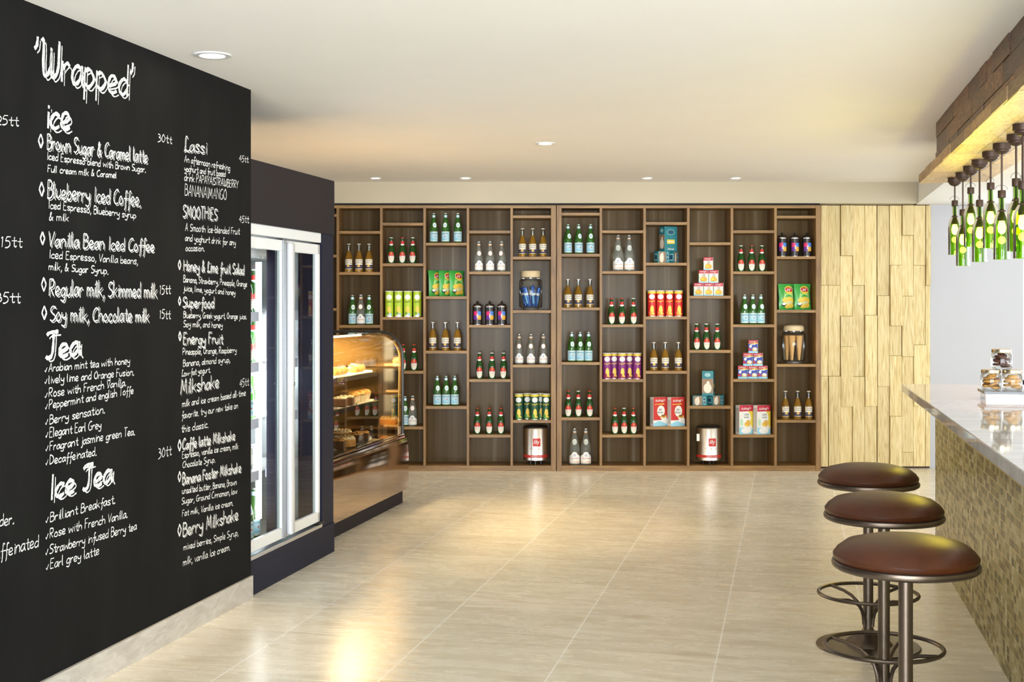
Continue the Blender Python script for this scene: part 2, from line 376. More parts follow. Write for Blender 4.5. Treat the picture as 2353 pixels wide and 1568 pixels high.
# ------------------------------------------------------------------ timber beam over the bar
VB0, VB1 = 0.798, 1.2
fb = M(); rnd = random.Random(11)
zs = [(2.318, 2.4), (2.233, 2.316), (2.205, 2.231)]
for (z0, z1) in zs:
    u = 7.634
    while u > 2.2:
        L_ = rnd.uniform(0.16, 0.5); u2 = max(u - L_, 2.2); o = rnd.uniform(-0.003, 0.003)
        fb.box(VB0 + o, VB0 + 0.05, u2 + .0006, u - .0006, z0, z1 - .0006); u = u2
struct(gridobj(fb, 'beam_block_cladding', W_MO, smooth=False))
struct(gridobj(M().box(VB0 + 0.02, VB1, 2.2, 7.62, 2.19, 2.40), 'beam', W_MO, smooth=False))
eb = M(); u = 8.61
while u > 2.2:
    L_ = rnd.uniform(0.25, 0.6); u2 = max(u - L_, 2.2)
    eb.box(VB0 - 0.004 + rnd.uniform(-.003, .003), VB0 + 0.02, u2 + .0006, u - .0006, 2.152, 2.2035); u = u2
struct(gridobj(eb, 'beam_edge_trim', wood('mid_timber_edge', [(0.16, 0.08, 0.03), (0.36, 0.22, 0.09), (0.46, 0.3, 0.13)], (9, 2.5, 9), 0.5, 0.45), smooth=False))
dk = M()
vs = [VB0 + .0, 0.93, 1.075, VB1]
for va, vb in zip(vs, vs[1:]):
    u = 8.61 - 0.0
    while u > 2.2:
        L_ = rnd.uniform(0.28, 0.7); u2 = max(u - L_, 2.2)
        dk.box(va + .001, vb - .001, u2 + .0008, u - .0008, 2.15 + rnd.uniform(0, .0025), 2.19); u = u2
struct(gridobj(dk, 'beam_deck_planks', W_DK, smooth=False))

# ------------------------------------------------------------------ chalkboard with its handwriting
board = thing('menu_chalkboard', 'black floor-to-ceiling chalkboard wall with handwritten drinks menu in white chalk', 'chalkboard', G(VC - 0.012, UC, 0.105), -TH)
M().box(0, 0.012, U0 - UC, 0, 0, 2.40 - 0.105).build('board_panel', CHALKB, board, smooth=False)
GL = {
'a': (5, '4i2j0h0f1e3f4i 4j4f5e'), 'b': (5, '0n0e 0h2j4i4f2e0f'), 'c': (4.6, '4i2j0h0f2e4f'), 'd': (5, '4i2j0h0f2e4g 4n4e'), 'e': (4.8, '0g4h3j1j0h0f2e4f'),
'f': (4, '4m3n2m2c1b 0i4i'), 'g': (5, '4i2j0h0f2e4g 4j4d3b0c'), 'h': (5, '0n0e 0h2j4i4e'), 'i': (2, '1j1e 1l1k'), 'j': (3, '2j2c1b0c 2l2k'), 'k': (4.8, '0n0e 4j0g 1h4e'),
'l': (2.2, '0n0f1e'), 'm': (7, '0j0e 0h1j3i3e 3h4j6i6e'), 'n': (5, '0j0e 0h2j4i4e'), 'o': (5, '2j0h0f2e4f4h2j'), 'p': (5, '0j0b 0i2j4h4g2e0f'), 'q': (5, '4i2j0h0f2e4g 4j4b'),
'r': (4, '0j0e 0h2j3i'), 's': (4.6, '4i2j0i1h3g4f2e0f'), 't': (4.2, '2m2f3e4f 0j4j'), 'u': (5, '0j0f2e4g 4j4e'), 'v': (4.6, '0j2e 2e4j'), 'w': (6.6, '0j1e 1e3i 3i5e 5e6j'),
'x': (4.6, '0j4e 4j0e'), 'y': (5, '0j0h1g3g4h 4j4d3b0c'), 'z': (4.6, '0j4j 4j0e 0e4e'),
'A': (6, '0e3n 3n5e 1h4h'), 'B': (5.4, '0n0e 0n3n4l3j0j 0j4j5g3e0e'), 'C': (5.6, '5m3n0k0g2e5f'), 'D': (5.8, '0n0e 0n3m5j4f0e'), 'E': (5, '4n0n 0n0e 0e4e 0j3j'), 'F': (4.8, '0n0e 0n4n 0j3j'),
'G': (6, '5m3n0k0g2e5f5i 5i3i'), 'H': (6, '0n0e 5n5e 0j5j'), 'I': (2.6, '1n1e'), 'L': (5, '3m2n1m1f0e 0e2f4e5f'), 'M': (7, '0e1n 1n3g 3g5n 5n6e'), 'N': (6, '0e0n 0n5e 5e5n'), 'O': (6, '3n0k0g3e5g5k3n'),
'P': (5.2, '0n0e 0n4n4j0i'), 'R': (5.4, '0n0e 0n4n4j0i 1i4e'), 'S': (5.2, '5m2n0l1j4i5g2e0f'), 'T': (5.4, '0n5n 2n2e'), '~': (5.6, '0m1n5n 3n3f1e0f'), 'V': (5.4, '0n2e 2e5n'), 'W': (8, '0m1n1f2e4g4l 4l4f5e7g7n'), 'Y': (5.4, '0n2i 5n2i 2i2e'),
'0': (4.8, '2m0j0g2e4g4j2m'), '1': (3, '0l1m 1m1e'), '2': (4.6, '0l2m4k3h0e 0e4e'), '3': (4.6, '0m2m3k1j 1j4i3f0e'), '4': (5, '3m0h 0h5h 3m3e'), '5': (4.6, '4m1m 1m0j 0j3j4g2e0e'),
'.': (2, '0e1e1f'), ',': (2, '1f1e0c'), '&': (6, '5e1k2n3m0g1e3f5i'), '|': (2.4, '1n1d'), '-': (4, '0h3h'), "'": (2.4, '1n1l0k'), '^': (5, '0g1e 1e3j'), ' ': (3.2, ''),
}
def chaikin(p, n=2):
    for _ in range(n):
        if len(p) < 3: return p
        q = [p[0]]
        for a, b in zip(p, p[1:]):
            q.append((a[0] * .75 + b[0] * .25, a[1] * .75 + b[1] * .25)); q.append((a[0] * .25 + b[0] * .75, a[1] * .25 + b[1] * .75))
        q.append(p[-1]); p = q
    return p
def wallpt(x, y):
    r = (x - 1176.5) / FPX; Y = VC / (r * C_ - S_)
    return Y * (r * S_ + C_) - UC, CH - (y - HOR) * Y / FPX - 0.105, Y / FPX
rndc = random.Random(5)
def ribbon(m, pts, hw, off):
    """a flat chalk stroke lying on the board: pts in (along, up)"""
    if len(pts) < 2: return
    v = []; n = len(pts)
    for i, p in enumerate(pts):
        a = pts[max(i - 1, 0)]; b = pts[min(i + 1, n - 1)]
        dx, dy = b[0] - a[0], b[1] - a[1]; l = sqrt(dx * dx + dy * dy) or 1e-9
        h = hw * rndc.uniform(0.72, 1.2) * (0.75 if i in (0, n - 1) else 1.0)
        nx, ny = -dy / l * h, dx / l * h
        v += [(off, p[0] + nx, p[1] + ny), (off, p[0] - nx, p[1] - ny)]
    m.add(v, [(2 * i, 2 * i + 1, 2 * i + 3, 2 * i + 2) for i in range(n - 1)])
def write(txt, x0, y0, x1, y1, cap, style='s'):
    m = M()
    a0, h0, pp = wallpt(x0, y0); a1, h1, pp1 = wallpt(x1, y1)
    un = cap * pp / 9.0
    W_ = sum(GL[c][0] for c in txt) - 0.8
    sx = (a1 - a0) / W_
    sw = {'s': 0.0021, 'B': 0.0029, 'T': 0.0074}[style]
    cx = 0.0; ox = 0.012 + 0.0012
    for c in txt:
        wd, st = GL[c]; jy = rndc.uniform(-0.25, 0.25); js = rndc.uniform(0.93, 1.06)
        for pl_ in st.split():
            p = [(int(pl_[i]), ord(pl_[i + 1]) - ord('e')) for i in range(0, len(pl_), 2)]
            p = chaikin(p)
            q = []
            for px, py in p:
                X = cx + px * 0.95 + py * 0.06 + rndc.uniform(-.05, .05)
                t = (X) / W_
                q.append((a0 + X * sx, h0 + (h1 - h0) * t + (py * js + jy) * un * (1 + (pp1 / pp - 1) * 0.0)))
            if style == 's': ribbon(m, q, sw, ox)
            else:
                ribbon(m, q, sw, ox + .0004)
                k = {'B': 0.0085, 'T': 0.017}[style]
                ribbon(m, [(a + k, b - k * 0.7) for a, b in q], 0.0014 if style == 'B' else 0.0028, ox)
        cx += wd
    return m
def diamond(x, y, h):
    a, z, pp = wallpt(x, y); H = h * pp / 2; W2 = H * 0.62; m = M(); o = 0.0132
    for s1, s2 in (((0, H), (W2, 0)), ((W2, 0), (0, -H)), ((0, -H), (-W2, 0)), ((-W2, 0), (0, H))):
        ribbon(m, [(a + s1[0], z + s1[1]), (a + s2[0], z + s2[1])], 0.0052, o)
    return m
TXT = [
("'Wrapped'", 76, 172, 305, 226, 88, 'T'), ('ice', 104, 294, 160, 300, 72, 'T'),
('Brown Sugar & Caramel latte', 107, 343, 338, 375, 37, 'B'), ('Iced Espresso blend with Brown Sugar.', 107, 367, 334, 397, 18, 's'), ('Full cream milk & Caramel', 109, 396, 267, 410, 17, 's'),
('Blueberry Iced Coffee.', 108, 455, 322, 475, 40, 'B'), ('Iced Espresso, Blueberry syrup', 110, 479, 312, 503, 19, 's'), ('& milk', 112, 507, 157, 509, 19, 's'),
('Vanilla Bean Iced Coffee', 110, 566, 353, 580, 35, 'B'), ('Iced Espresso, Vanilla beans,', 112, 594, 316, 608, 20, 's'), ('milk, & Sugar Syrup.', 111, 621, 248, 631, 19, 's'),
('Regular milk, Skimmed milk', 112, 680, 360, 685, 40, 'B'), ('15tt', 366, 677, 391, 676, 23, 's'), ('Soy milk, Chocolate milk', 114, 739, 341, 740, 37, 'B'), ('15tt', 366, 732, 391, 734, 23, 's'),
('~ea', 104, 826, 182, 816, 58, 'T'),
('^Arabian mint tea with honey', 102, 856, 298, 837, 20, 's'), ('^lively lime and Orange Fusion.', 102, 883, 307, 863, 20, 's'), ('^Rose with French Vanilla.', 102, 915, 289, 887, 21, 's'),
('^Peppermint and english Toffe', 103, 942, 306, 905, 21, 's'), ('^Berry sensation.', 103, 977, 240, 950, 22, 's'), ('^Elegant Earl Grey', 104, 1007, 232, 985, 22, 's'), ('^Fragrant jasmine green Tea.', 104, 1038, 309, 1000, 22, 's'), ('^Decaffeinated.', 104, 1070, 221, 1047, 21, 's'),
('Ice ~ea', 113, 1150, 256, 1108, 58, 'T'),
('^Brilliant Breakfast.', 104, 1203, 264, 1157, 23, 's'), ('^Rose with French Vanilla.', 104, 1240, 292, 1190, 23, 's'), ('^Strawberry infused Berry tea', 104, 1277, 313, 1218, 23, 's'), ('^Earl grey latte', 105, 1311, 227, 1275, 23, 's'),
('25tt', -9, 286, 41, 290, 24, 's'), ('15tt', 1, 569, 49, 569, 27, 's'), ('35tt', -9, 697, 45, 697, 27, 's'), ('der.', -2, 1211, 31, 1204, 27, 's'), ('affeinated', -12, 1287, 88, 1257, 32, 's'),
('30tt', 362, 326, 394, 331, 20, 's'), ('Lassi', 422, 347, 474, 353, 34, 'B'), ('45tt', 549, 371, 570, 374, 17, 's'),
('An afternoon refreshing', 423, 373, 528, 393, 17, 's'), ('yoghurt and fruit based', 423, 394, 518, 407, 16, 's'), ('drink PAPAYA|STRAWBERRY', 423, 416, 547, 433, 19, 's'), ('BANANA|MANGO', 424, 449, 520, 461, 26, 's'),
('SMOOTHIES', 419, 500, 498, 506, 29, 'B'), ('45tt', 549, 511, 571, 513, 18, 's'), ('A Smooth Ice-blended Fruit', 425, 531, 550, 540, 18, 's'), ('and yoghurt drink for any', 425, 554, 541, 565, 17, 's'), ('occasion.', 426, 577, 469, 578, 16, 's'),
('Honey & Lime fruit Salad', 421, 622, 560, 631, 27, 'B'), ('Banana, Strawberry, Pineapple, Orange', 421, 649, 567, 660, 16, 's'), ('juice, lime, yogurt and honey', 421, 669, 540, 679, 15, 's'),
('Superfood', 419, 706, 491, 708, 26, 'B'), ('Blueberry, Greek yogurt, Orange juice.', 421, 731, 566, 734, 15, 's'), ('Soy milk, and honey', 421, 752, 511, 754, 16, 's'),
('Energy Fruit', 420, 791, 511, 790, 26, 'B'), ('Pineapple, Orange, Raspberry', 419, 816, 543, 811, 16, 's'), ('Banana, almond syrup,', 420, 843, 528, 833, 16, 's'), ('Low-fat yogurt.', 417, 866, 483, 856, 15, 's'),
('Milkshake', 414, 907, 502, 890, 33, 'B'), ('45tt', 550, 891, 571, 886, 20, 's'), ('milk and ice cream based all-time', 418, 936, 564, 910, 17, 's'), ('favorite. try our new take on', 417, 963, 546, 939, 17, 's'), ('this classic.', 416, 995, 478, 983, 18, 's'),
('30tt', 363, 1056, 393, 1047, 26, 's'), ('Caffe latte Milkshake', 418, 1034, 539, 1011, 25, 'B'), ('Espresso, vanilla ice cream, milk', 418, 1054, 547, 1032, 16, 's'), ('Chocolate Syrup.', 419, 1076, 494, 1063, 16, 's'),
('Banana Foster Milkshake', 418, 1114, 553, 1085, 26, 'B'), ('unsalted butter, Banana, Brown', 418, 1136, 543, 1115, 16, 's'), ('Sugar, Ground Cinnamon, low', 417, 1160, 544, 1135, 16, 's'), ('Fat milk, Vanilla ice cream.', 418, 1188, 535, 1162, 16, 's'),
('Berry Milkshake', 419, 1233, 546, 1195, 32, 'B'), ('mixed berries, Simple Syrup,', 421, 1266, 547, 1231, 17, 's'), ('milk, vanilla Ice cream.', 420, 1301, 528, 1265, 18, 's'),
]
for t in TXT:
    write(*t).build('heading_lettering' if t[6] == 'T' else 'item_lettering' if t[6] == 'B' else 'price_lettering' if t[0].endswith('tt') else 'text_lettering', CHALK, board, smooth=False)
for x, y, h in ((93, 324, 31), (95, 435, 32), (97, 548, 29), (100, 654, 31), (101, 719, 31), (412, 609, 22), (412, 692, 20), (413, 773, 21), (412, 1024, 26), (412, 1096, 24), (412, 1219, 28)):
    diamond(x, y, h).build('diamond_mark', CHALK, board, smooth=False)

# ------------------------------------------------------------------ bookcases
YB = 10.83; SB = YB / FPX
def bx(x): return (x - 1176.5) * SB
def bz(y): return CH - (y - HOR) * SB
SHELF = {
 0: [492, 585.5, 708.5], 1: [531, 625.4, 747.5, 872, 999.6], 2: [512, 605.5, 729, 853, 981], 3: [558, 681, 806.6, 934], 4: [530, 624.3, 747, 872, 999.6], 5: [495, 590, 713, 838.5, 966],
 6: [489, 583.5, 707, 832.6, 960], 7: [529.4, 623, 746, 872, 999.6], 8: [510.4, 604, 727.8, 853, 981], 9: [557, 680, 805, 933.5], 10: [529.4, 624, 746, 871.7, 999.6], 11: [495.7, 589, 712.4, 837, 965.6]}
BACKP = None
def back_panel_material():
    m, N, L, p = nt('glazed_brown_backing')
    tc = node(N, 'ShaderNodeTexCoord'); mp = node(N, 'ShaderNodeMapping'); mp.inputs['Scale'].default_value = (9, 1, 0.15); L.new(tc.outputs['Object'], mp.inputs[0])
    n1 = node(N, 'ShaderNodeTexNoise'); n1.inputs['Scale'].default_value = 1.6; n1.inputs['Detail'].default_value = 4; L.new(mp.outputs[0], n1.inputs['Vector'])
    rp = ramp(N, [(0.35, (0.095, 0.056, 0.022)), (0.58, (0.15, 0.10, 0.05)), (0.72, (0.27, 0.215, 0.15))]); L.new(n1.outputs['Fac'], rp.inputs['Fac']); L.new(rp.outputs[0], p.inputs['Base Color'])  # lighter vertical streaks are reflections painted into the base colour
    p.inputs['Roughness'].default_value = 0.16; p.inputs['Specular IOR Level'].default_value = 0.06
    return m
BACKP = back_panel_material()
PX = {'A': [(676, 682), (773.2, 779), (873, 879), (972.6, 978.4), (1072.4, 1078.2), (1172.8, 1178.6), (1266, 1278)],
      'B': [(1279.5, 1290.5), (1378, 1383.6), (1478.2, 1484.2), (1578.6, 1584.6), (1679, 1685), (1779.2, 1785.2), (1874.7, 1886)]}
DEP = 0.30
def bookcase(key, label):
    ps = PX[key]; x0, x1 = bx(ps[0][0]), bx(ps[-1][1])
    t = thing('bookcase', label, 'bookcase', ((x0 + x1) / 2, YB, 0)); ox = (x0 + x1) / 2
    zt = bz(472); zb = bz(1071); zt2 = bz(478.6)
    M().box(x0 - ox, x1 - ox, 0.001, DEP, zt2, zt, bev=.001).build('top_board', W_SH, t, smooth=False)
    M().box(x0 - ox + .002, x1 - ox - .002, 0.006, DEP, 0, zb, bev=.001).build('base_board', W_SH, t, smooth=False)
    for i, (a, b) in enumerate(ps):
        end = i in (0, len(ps) - 1) and (key == 'B' or i)
        M().box(bx(a) - ox, bx(b) - ox, -0.002 if end else 0.0, DEP, 0.0 if end else zb, zt if end else zt2, bev=.001).build('upright', W_UP, t, smooth=False)
    for i in range(len(ps) - 1):
        col = i if key == 'A' else i + 6
        a, b = bx(ps[i][1]) - ox, bx(ps[i + 1][0]) - ox
        for y in SHELF[col]:
            z = bz(y); M().box(a, b, 0.003, DEP, z - 0.0235, z, bev=.001).build('shelf', W_SH, t, smooth=False)
    M().box(x0 - ox + .01, x1 - ox - .01, DEP, DEP + .012, 0, zt).build('back_panel', BACKP, t, smooth=False)
bookcase('A', 'brown timber bookcase wall with staggered shelves, behind the pastry case')
bookcase('B', 'brown timber bookcase wall with staggered shelves, adjoining the pale plank wall')
struct(M().box(-4, bx(1886), YB + .03, 11.16, bz(471.5), 2.225).build('gap_shade_fill', GAP, smooth=False))  # black filler painted in for the shade in the gap above the bookcases

# ------------------------------------------------------------------ printing on packets: column strips and text mapped onto a surface
TXC = {}
def text2d(s, size=1.0):
    if s in TXC: return TXC[s]
    c = bpy.data.curves.new('t', 'FONT'); c.body = s; c.size = 1.0; c.align_x = 'CENTER'; c.resolution_u = 2; c.fill_mode = 'FRONT' if False else 'BOTH'
    c.offset = 0.008
    o = bpy.data.objects.new('t', c); COL.objects.link(o)
    dg = bpy.context.evaluated_depsgraph_get()
    me = bpy.data.meshes.new_from_object(o.evaluated_get(dg))
    V = [(p.co.x, p.co.y) for p in me.vertices]; F = [tuple(p.vertices) for p in me.polygons]
    bpy.data.objects.remove(o); bpy.data.curves.remove(c); bpy.data.meshes.remove(me)
    xs = [p[0] for p in V]; ys = [p[1] for p in V]
    cx = (min(xs) + max(xs)) / 2; wd = max(xs) - min(xs); h = max(ys) - min(ys); cy = (min(ys) + max(ys)) / 2
    TXC[s] = ([((x - cx) / wd, (y - cy) / h) for x, y in V], F); return TXC[s]
def cyl(r, tx=0.0):                                    # wrap (x along the girth, z up) on a cylinder facing -Y; r may be a function of z
    def f(x, z, o):
        rr = (r(z) if callable(r) else r)
        a = x / rr + tx; return ((rr + o) * sin(a), -(rr + o) * cos(a), z)
    return f
def flat(y): return lambda x, z, o: (x, y - o, z)
class P:
    def __init__(s, fn, mats): s.fn = fn; s.mats = mats; s.m = M(); s.o = 0.0003
    def strip(s, x0, x1, bot, top, m=0, n=8):
        B = bot if callable(bot) else (lambda x: bot); T = top if callable(top) else (lambda x: top)
        s.o += 0.00008; v = []; k = 4
        for i in range(n + 1):
            x = x0 + (x1 - x0) * i / n
            for j in range(k + 1): v.append(s.fn(x, B(x) + (T(x) - B(x)) * j / k, s.o))
        s.m.add(v, [(i * (k + 1) + j, (i + 1) * (k + 1) + j, (i + 1) * (k + 1) + j + 1, i * (k + 1) + j + 1) for i in range(n) for j in range(k)], m); return s
    def ell(s, cx, cz, a, b, m=0, n=14, up=1.0, dn=1.0):
        g = lambda x: sqrt(max(0.0, 1 - ((x - cx) / a) ** 2)) * b
        return s.strip(cx - a, cx + a, lambda x: cz - g(x) * dn, lambda x: cz + g(x) * up, m, n)
    def star(s, cx, cz, r, m=0, k=5, inner=0.42):
        s.o += 0.00008; v = [s.fn(cx, cz, s.o)]
        for i in range(2 * k):
            a = pi / 2 + pi * i / k; q = r if i % 2 == 0 else r * inner
            v.append(s.fn(cx + q * cos(a), cz + q * sin(a), s.o))
        s.m.add(v, [(0, 1 + i, 1 + (i + 1) % (2 * k)) for i in range(2 * k)], m); return s
    def text(s, t, cx, cz, wd, h, m=0, skew=0.0, slope=0.0):
        s.o += 0.0001; V, F = text2d(t)
        s.m.add([s.fn(cx + x * wd + y * h * skew, cz + y * h + x * wd * slope, s.o) for x, y in V], F, m); return s
    def build(s, name, parent): return s.m.build(name, s.mats, parent, smooth=False)

mm = 0.001
def lathe_mm(prof, n=20): return M().lathe([(r * mm, z * mm) for r, z in prof], n)
GREEN = mat('green_bottle_glass', (0.10, 0.34, 0.06), 0.06, 0, 0.75, 1.4); AMBER = mat('golden_lager', (0.75, 0.42, 0.05), 0.05, 0, 0.8, 1.36)
DGREEN = mat('dark_green_beer_glass', (0.04, 0.16, 0.03), 0.07, 0, 0.65, 1.4); CLEAR = mat('clear_water_bottle', (0.86, 0.92, 0.88), 0.05, 0, 0.92, 1.2); CLEARN = thin_glass('clear_bottle_neck', (0.9, 0.92, 0.88), 2.0)
RED = mat('red_print', (0.55, 0.03, 0.025), 0.45); CREAM = mat('cream_print', (0.78, 0.72, 0.6), 0.5); NAVYP = mat('navy_print', (0.02, 0.025, 0.09), 0.45); GOLD = mat('gold_print', (0.65, 0.42, 0.1), 0.4)
SKY = mat('pale_blue_print', (0.42, 0.64, 0.74), 0.5); INK = mat('blue_black_ink', (0.02, 0.03, 0.08), 0.5); ORANGE = mat('orange_print', (0.75, 0.28, 0.06), 0.5); YEL = mat('yellow_print', (0.82, 0.62, 0.06), 0.45)
LIME = mat('lime_print', (0.42, 0.60, 0.03), 0.4); PURP = mat('purple_print', (0.22, 0.025, 0.20), 0.4); REDC = mat('tube_red_print', (0.56, 0.02, 0.02), 0.4); DKG = mat('dark_green_print', (0.015, 0.08, 0.04), 0.4)
BROWNP = mat('brown_print', (0.25, 0.1, 0.03), 0.5); BLK = mat('black_print', (0.012, 0.012, 0.012), 0.4); TEAL = mat('teal_carton', (0.02, 0.20, 0.24), 0.4); TEALD = mat('deep_blue_carton', (0.02, 0.09, 0.16), 0.4); PHOTO = mat('sepia_print', (0.30, 0.2, 0.13), 0.5); BLUEP = mat('blue_print', (0.03, 0.06, 0.42), 0.4)
WAVE = mat('water_blue_print', (0.3, 0.62, 0.78), 0.5); CARD = mat('white_carton', (0.76, 0.74, 0.70), 0.5); FLAKE = mat('cereal_gold_print', (0.72, 0.42, 0.08), 0.5); CRATE = mat('crimson_print', (0.5, 0.02, 0.05), 0.45)
BAGG = mat('green_foil', (0.05, 0.36, 0.06), 0.3); BAGP = mat('pale_green_print', (0.35, 0.62, 0.2), 0.35); CHIP = mat('potato_yellow_print', (0.85, 0.58, 0.08), 0.4)
TIN = mat('tin_metal', (0.80, 0.77, 0.73), 0.3, 1.0)

def cap(parent, z, m, r=14.5):
    mb = M(); n = 20; v = []
    mb.lathe([((r + .8) * mm, (z - 7) * mm), ((r + 1.2) * mm, (z - 5) * mm), (r * mm, (z - 1) * mm), ((r - 3) * mm, z * mm), (0, z * mm)], n)
    return mb.build('bottle_cap', m, parent)
def clear_beer():
    t = thing('beer_bottle', 'x', 'bottle')
    lathe_mm([(0, 0), (28, 0), (30.5, 3), (30.5, 108), (29, 122), (23, 146), (17, 163), (14.2, 176), (0, 176)]).build('glass_body', AMBER, t)
    lathe_mm([(14.2, 176), (13, 190), (12.7, 222), (14, 223), (14, 232)]).build('bottle_neck', CLEARN, t)
    cap(t, 237, mat('pale_cap', (0.75, 0.7, 0.58), 0.4))
    p = P(cyl(0.0305), [CREAM, NAVYP, GOLD, BLK])
    p.strip(-.04, .04, .050, .107, 0).strip(-.04, .04, .03, .06, 1).strip(-.04, .04, .026, .0295, 0).ell(0, .052, .011, .011, 2).strip(-.04, .04, .0445, .0465, 2).strip(-.034, -.02, .071, .075, 3, 3).strip(.02, .034, .071, .075, 3, 3)
    lab = p.build('front_label', t)
    q = P(cyl(0.0309), [INK]); q.text('Corona', 0, .096, .048, .013).text('Extra', 0, .079, .03, .010); q.build('lettering', lab)
    return t
def star_beer(capm):
    t = thing('beer_bottle', 'x', 'bottle')
    lathe_mm([(0, 0), (27, 0), (29.5, 3), (29.5, 104), (28, 118), (21, 143), (15.5, 160), (13.6, 175), (13.2, 205), (14, 207), (14, 212), (0, 212)]).build('glass_body', DGREEN, t)
    cap(t, 218, capm)
    p = P(cyl(0.0295), [CREAM, RED, GOLD, PURE])
    p.ell(0, .052, .0275, .046, 3, 16, 1.0, 0.95).ell(0, .064, .0265, .034, 1, 16, 1.0, 0.0).strip(-.0275, .0275, .053, .065, 3).star(0, .081, .014, 2).ell(0, .05, .024, .04, 0, 14, 0.0, 0.92)
    lab = p.build('front_label', t)
    P(cyl(0.0299), [RED, BROWNP]).text('BINTANG', 0, .059, .047, .0095, 0).strip(-.011, .011, .0445, .0465, 1, 4).build('lettering', lab)
    nk = P(cyl(lambda z: 0.0146 + max(0, (0.168 - z)) * 0.20), [RED, PURE]); nk.strip(-.03, .03, .160, .187, 0, 14).strip(-.03, .03, lambda x: .146 + abs(x) * 0.5, .163, 1, 14)
    nk.build('neck_label', t)
    return t
def green_water():
    t = thing('water_bottle', 'x', 'bottle')
    lathe_mm([(0, 0), (31, 0), (33.5, 4), (33.5, 114), (32.3, 132), (26, 160), (18.5, 190), (14.4, 212), (13.6, 240), (0, 240)]).build('glass_body', GREEN, t)
    cap(t, 249, mat('steel_cap', (0.55, 0.56, 0.58), 0.3, 0.8))
    p = P(cyl(0.0335), [SKY, PURE, WAVE]); p.strip(-.05, .05, .012, .094, 0, 12).strip(-.05, .05, .012, .016, 1, 12).strip(-.05, .05, .09, .093, 1, 12).ell(-.012, .036, .02, .012, 2)
    lab = p.build('front_label', t)
    P(cyl(0.0339), [INK, RED]).text('S.PELLEGRINO', 0, .078, .062, .0085, 0).star(.006, .053, .0075, 1).strip(-.02, .02, .029, .031, 0, 4).build('lettering', lab)
    P(cyl(lambda z: 0.0335 - max(0, z - 0.132) * 0.245), [PURE, SKY]).ell(.004, .148, .017, .021, 0).ell(.004, .148, .012, .012, 1).build('oval_label', t)
    lathe_mm([(14.6, 212), (14.2, 232)]).build('neck_foil', mat('ice_blue_foil', (0.5, 0.68, 0.78), 0.3, 0.2), t)
    return t
def clear_water(large):
    t = thing('water_bottle', 'x', 'bottle'); k = 1.0 if not large else 1.2
    r = 35 if not large else 44
    if large: pr = [(0, 0), (41, 0), (44, 4), (44, 120), (43.5, 136), (36, 178), (25, 222), (17, 255), (14.4, 272), (13.6, 294), (0, 294)]; H = 303
    else: pr = [(0, 0), (32, 0), (35, 4), (35, 112), (34, 132), (27, 163), (19, 195), (14.6, 217), (13.6, 246), (0, 246)]; H = 254
    lathe_mm(pr, 22).build('glass_body', CLEAR, t); cap(t, H, mat('steel_cap', (0.55, 0.56, 0.58), 0.3, 0.8))
    R = r * mm; hw = R * 1.35; b = .014; tp = .062 * k
    arch = lambda x: tp + (.022 * k * (0.5 + 0.5 * cos(pi * x / hw)) if abs(x) < hw else 0) + (.008 * k if abs(x) < hw * .38 else 0)
    p = P(cyl(R), [CREAM, ORANGE, PURE]); p.strip(-hw, hw, b, arch, 2, 20)
    if large: p.strip(-hw, hw, lambda x: b + .008, lambda x: b + .014 + .003 * sin(x * 70), 1, 16)
    else: p.strip(-hw, hw, b + .005, b + .012, 0, 12)
    lab = p.build('front_label', t)
    q = P(cyl(R + .0004), [mat('brick_red_ink', (0.55, 0.14, 0.06), 0.5), BLUEP]); q.text('ACQUA PANNA', 0, .045 * k, .068 * k, .0105 * k, 0)
    for dx, dz in ((0, .006), (0, -.006), (.005, 0), (-.005, 0)): q.ell(dx * k, .068 * k + dz * k, .0022 * k, .0035 * k, 1, 6)
    q.build('lettering', lab)
    fz = (lambda z: 0.034 - max(0, z - 0.132) * 0.235) if not large else (lambda z: 0.0435 - max(0, z - 0.136) * 0.215)
    zc = .152 if not large else .192
    o = P(cyl(fz), [PURE, mat('terracotta_print', (0.6, 0.2, 0.1), 0.5)])
    if not large: o.ell(0, zc, .0185, .0215, 1)
    o.ell(0, zc, .0165 if not large else .021, .019 if not large else .024, 0).build('oval_label', t)
    z0 = 217 if not large else 264
    lathe_mm([(15, z0), (14.9, z0 + 7)]).build('neck_foil', mat('orange_foil', (0.72, 0.32, 0.1), 0.4), t)
    lathe_mm([(14.9, z0 + 7), (14.6, z0 + 13)]).build('neck_band', PURE, t)
    return t
def chip_tube(body, deco, band):
    t = thing('snack_tube', 'x', 'tube'); R = 0.0345
    lathe_mm([(0, 0), (34.5, 0), (34.5, 210), (0, 210)], 24).build('tube_body', body, t)
    lathe_mm([(35.2, 0), (35.2, 5), (34.4, 5.5)], 24).build('rim', TIN, t)
    lathe_mm([(34.5, 209), (36, 210), (36, 215), (34, 217), (0, 217)], 24).build('tube_lid', mat('clear_lid_plastic', (0.7, 0.68, 0.6), 0.3), t)
    p = P(cyl(R), [PURE, deco, band, CHIP, BROWNP, WAVE]); p.ell(0, .165, .0265, .021, 0)
    if band is not body: p.strip(-.05, .05, .191, .207, 2, 12)
    p.ell(.002, .052, .017, .026, 3, 10, 1.5, 1.0).ell(-.012, .03, .012, .016, 1).ell(.012, .022, .014, .01, 5 if body is LIME else 3).ell(0, .012, .02, .008, 0 if body is LIME else 1)
    lab = p.build('tube_print', t)
    P(cyl(R + .0006), [YEL if body is not LIME else mat('dark_olive_print', (0.12, 0.13, 0.01), 0.5), RED]).text('Pringles', 0, .126, .054, .02, 0, 0.2, 0.16).build('lettering', lab)
    return t
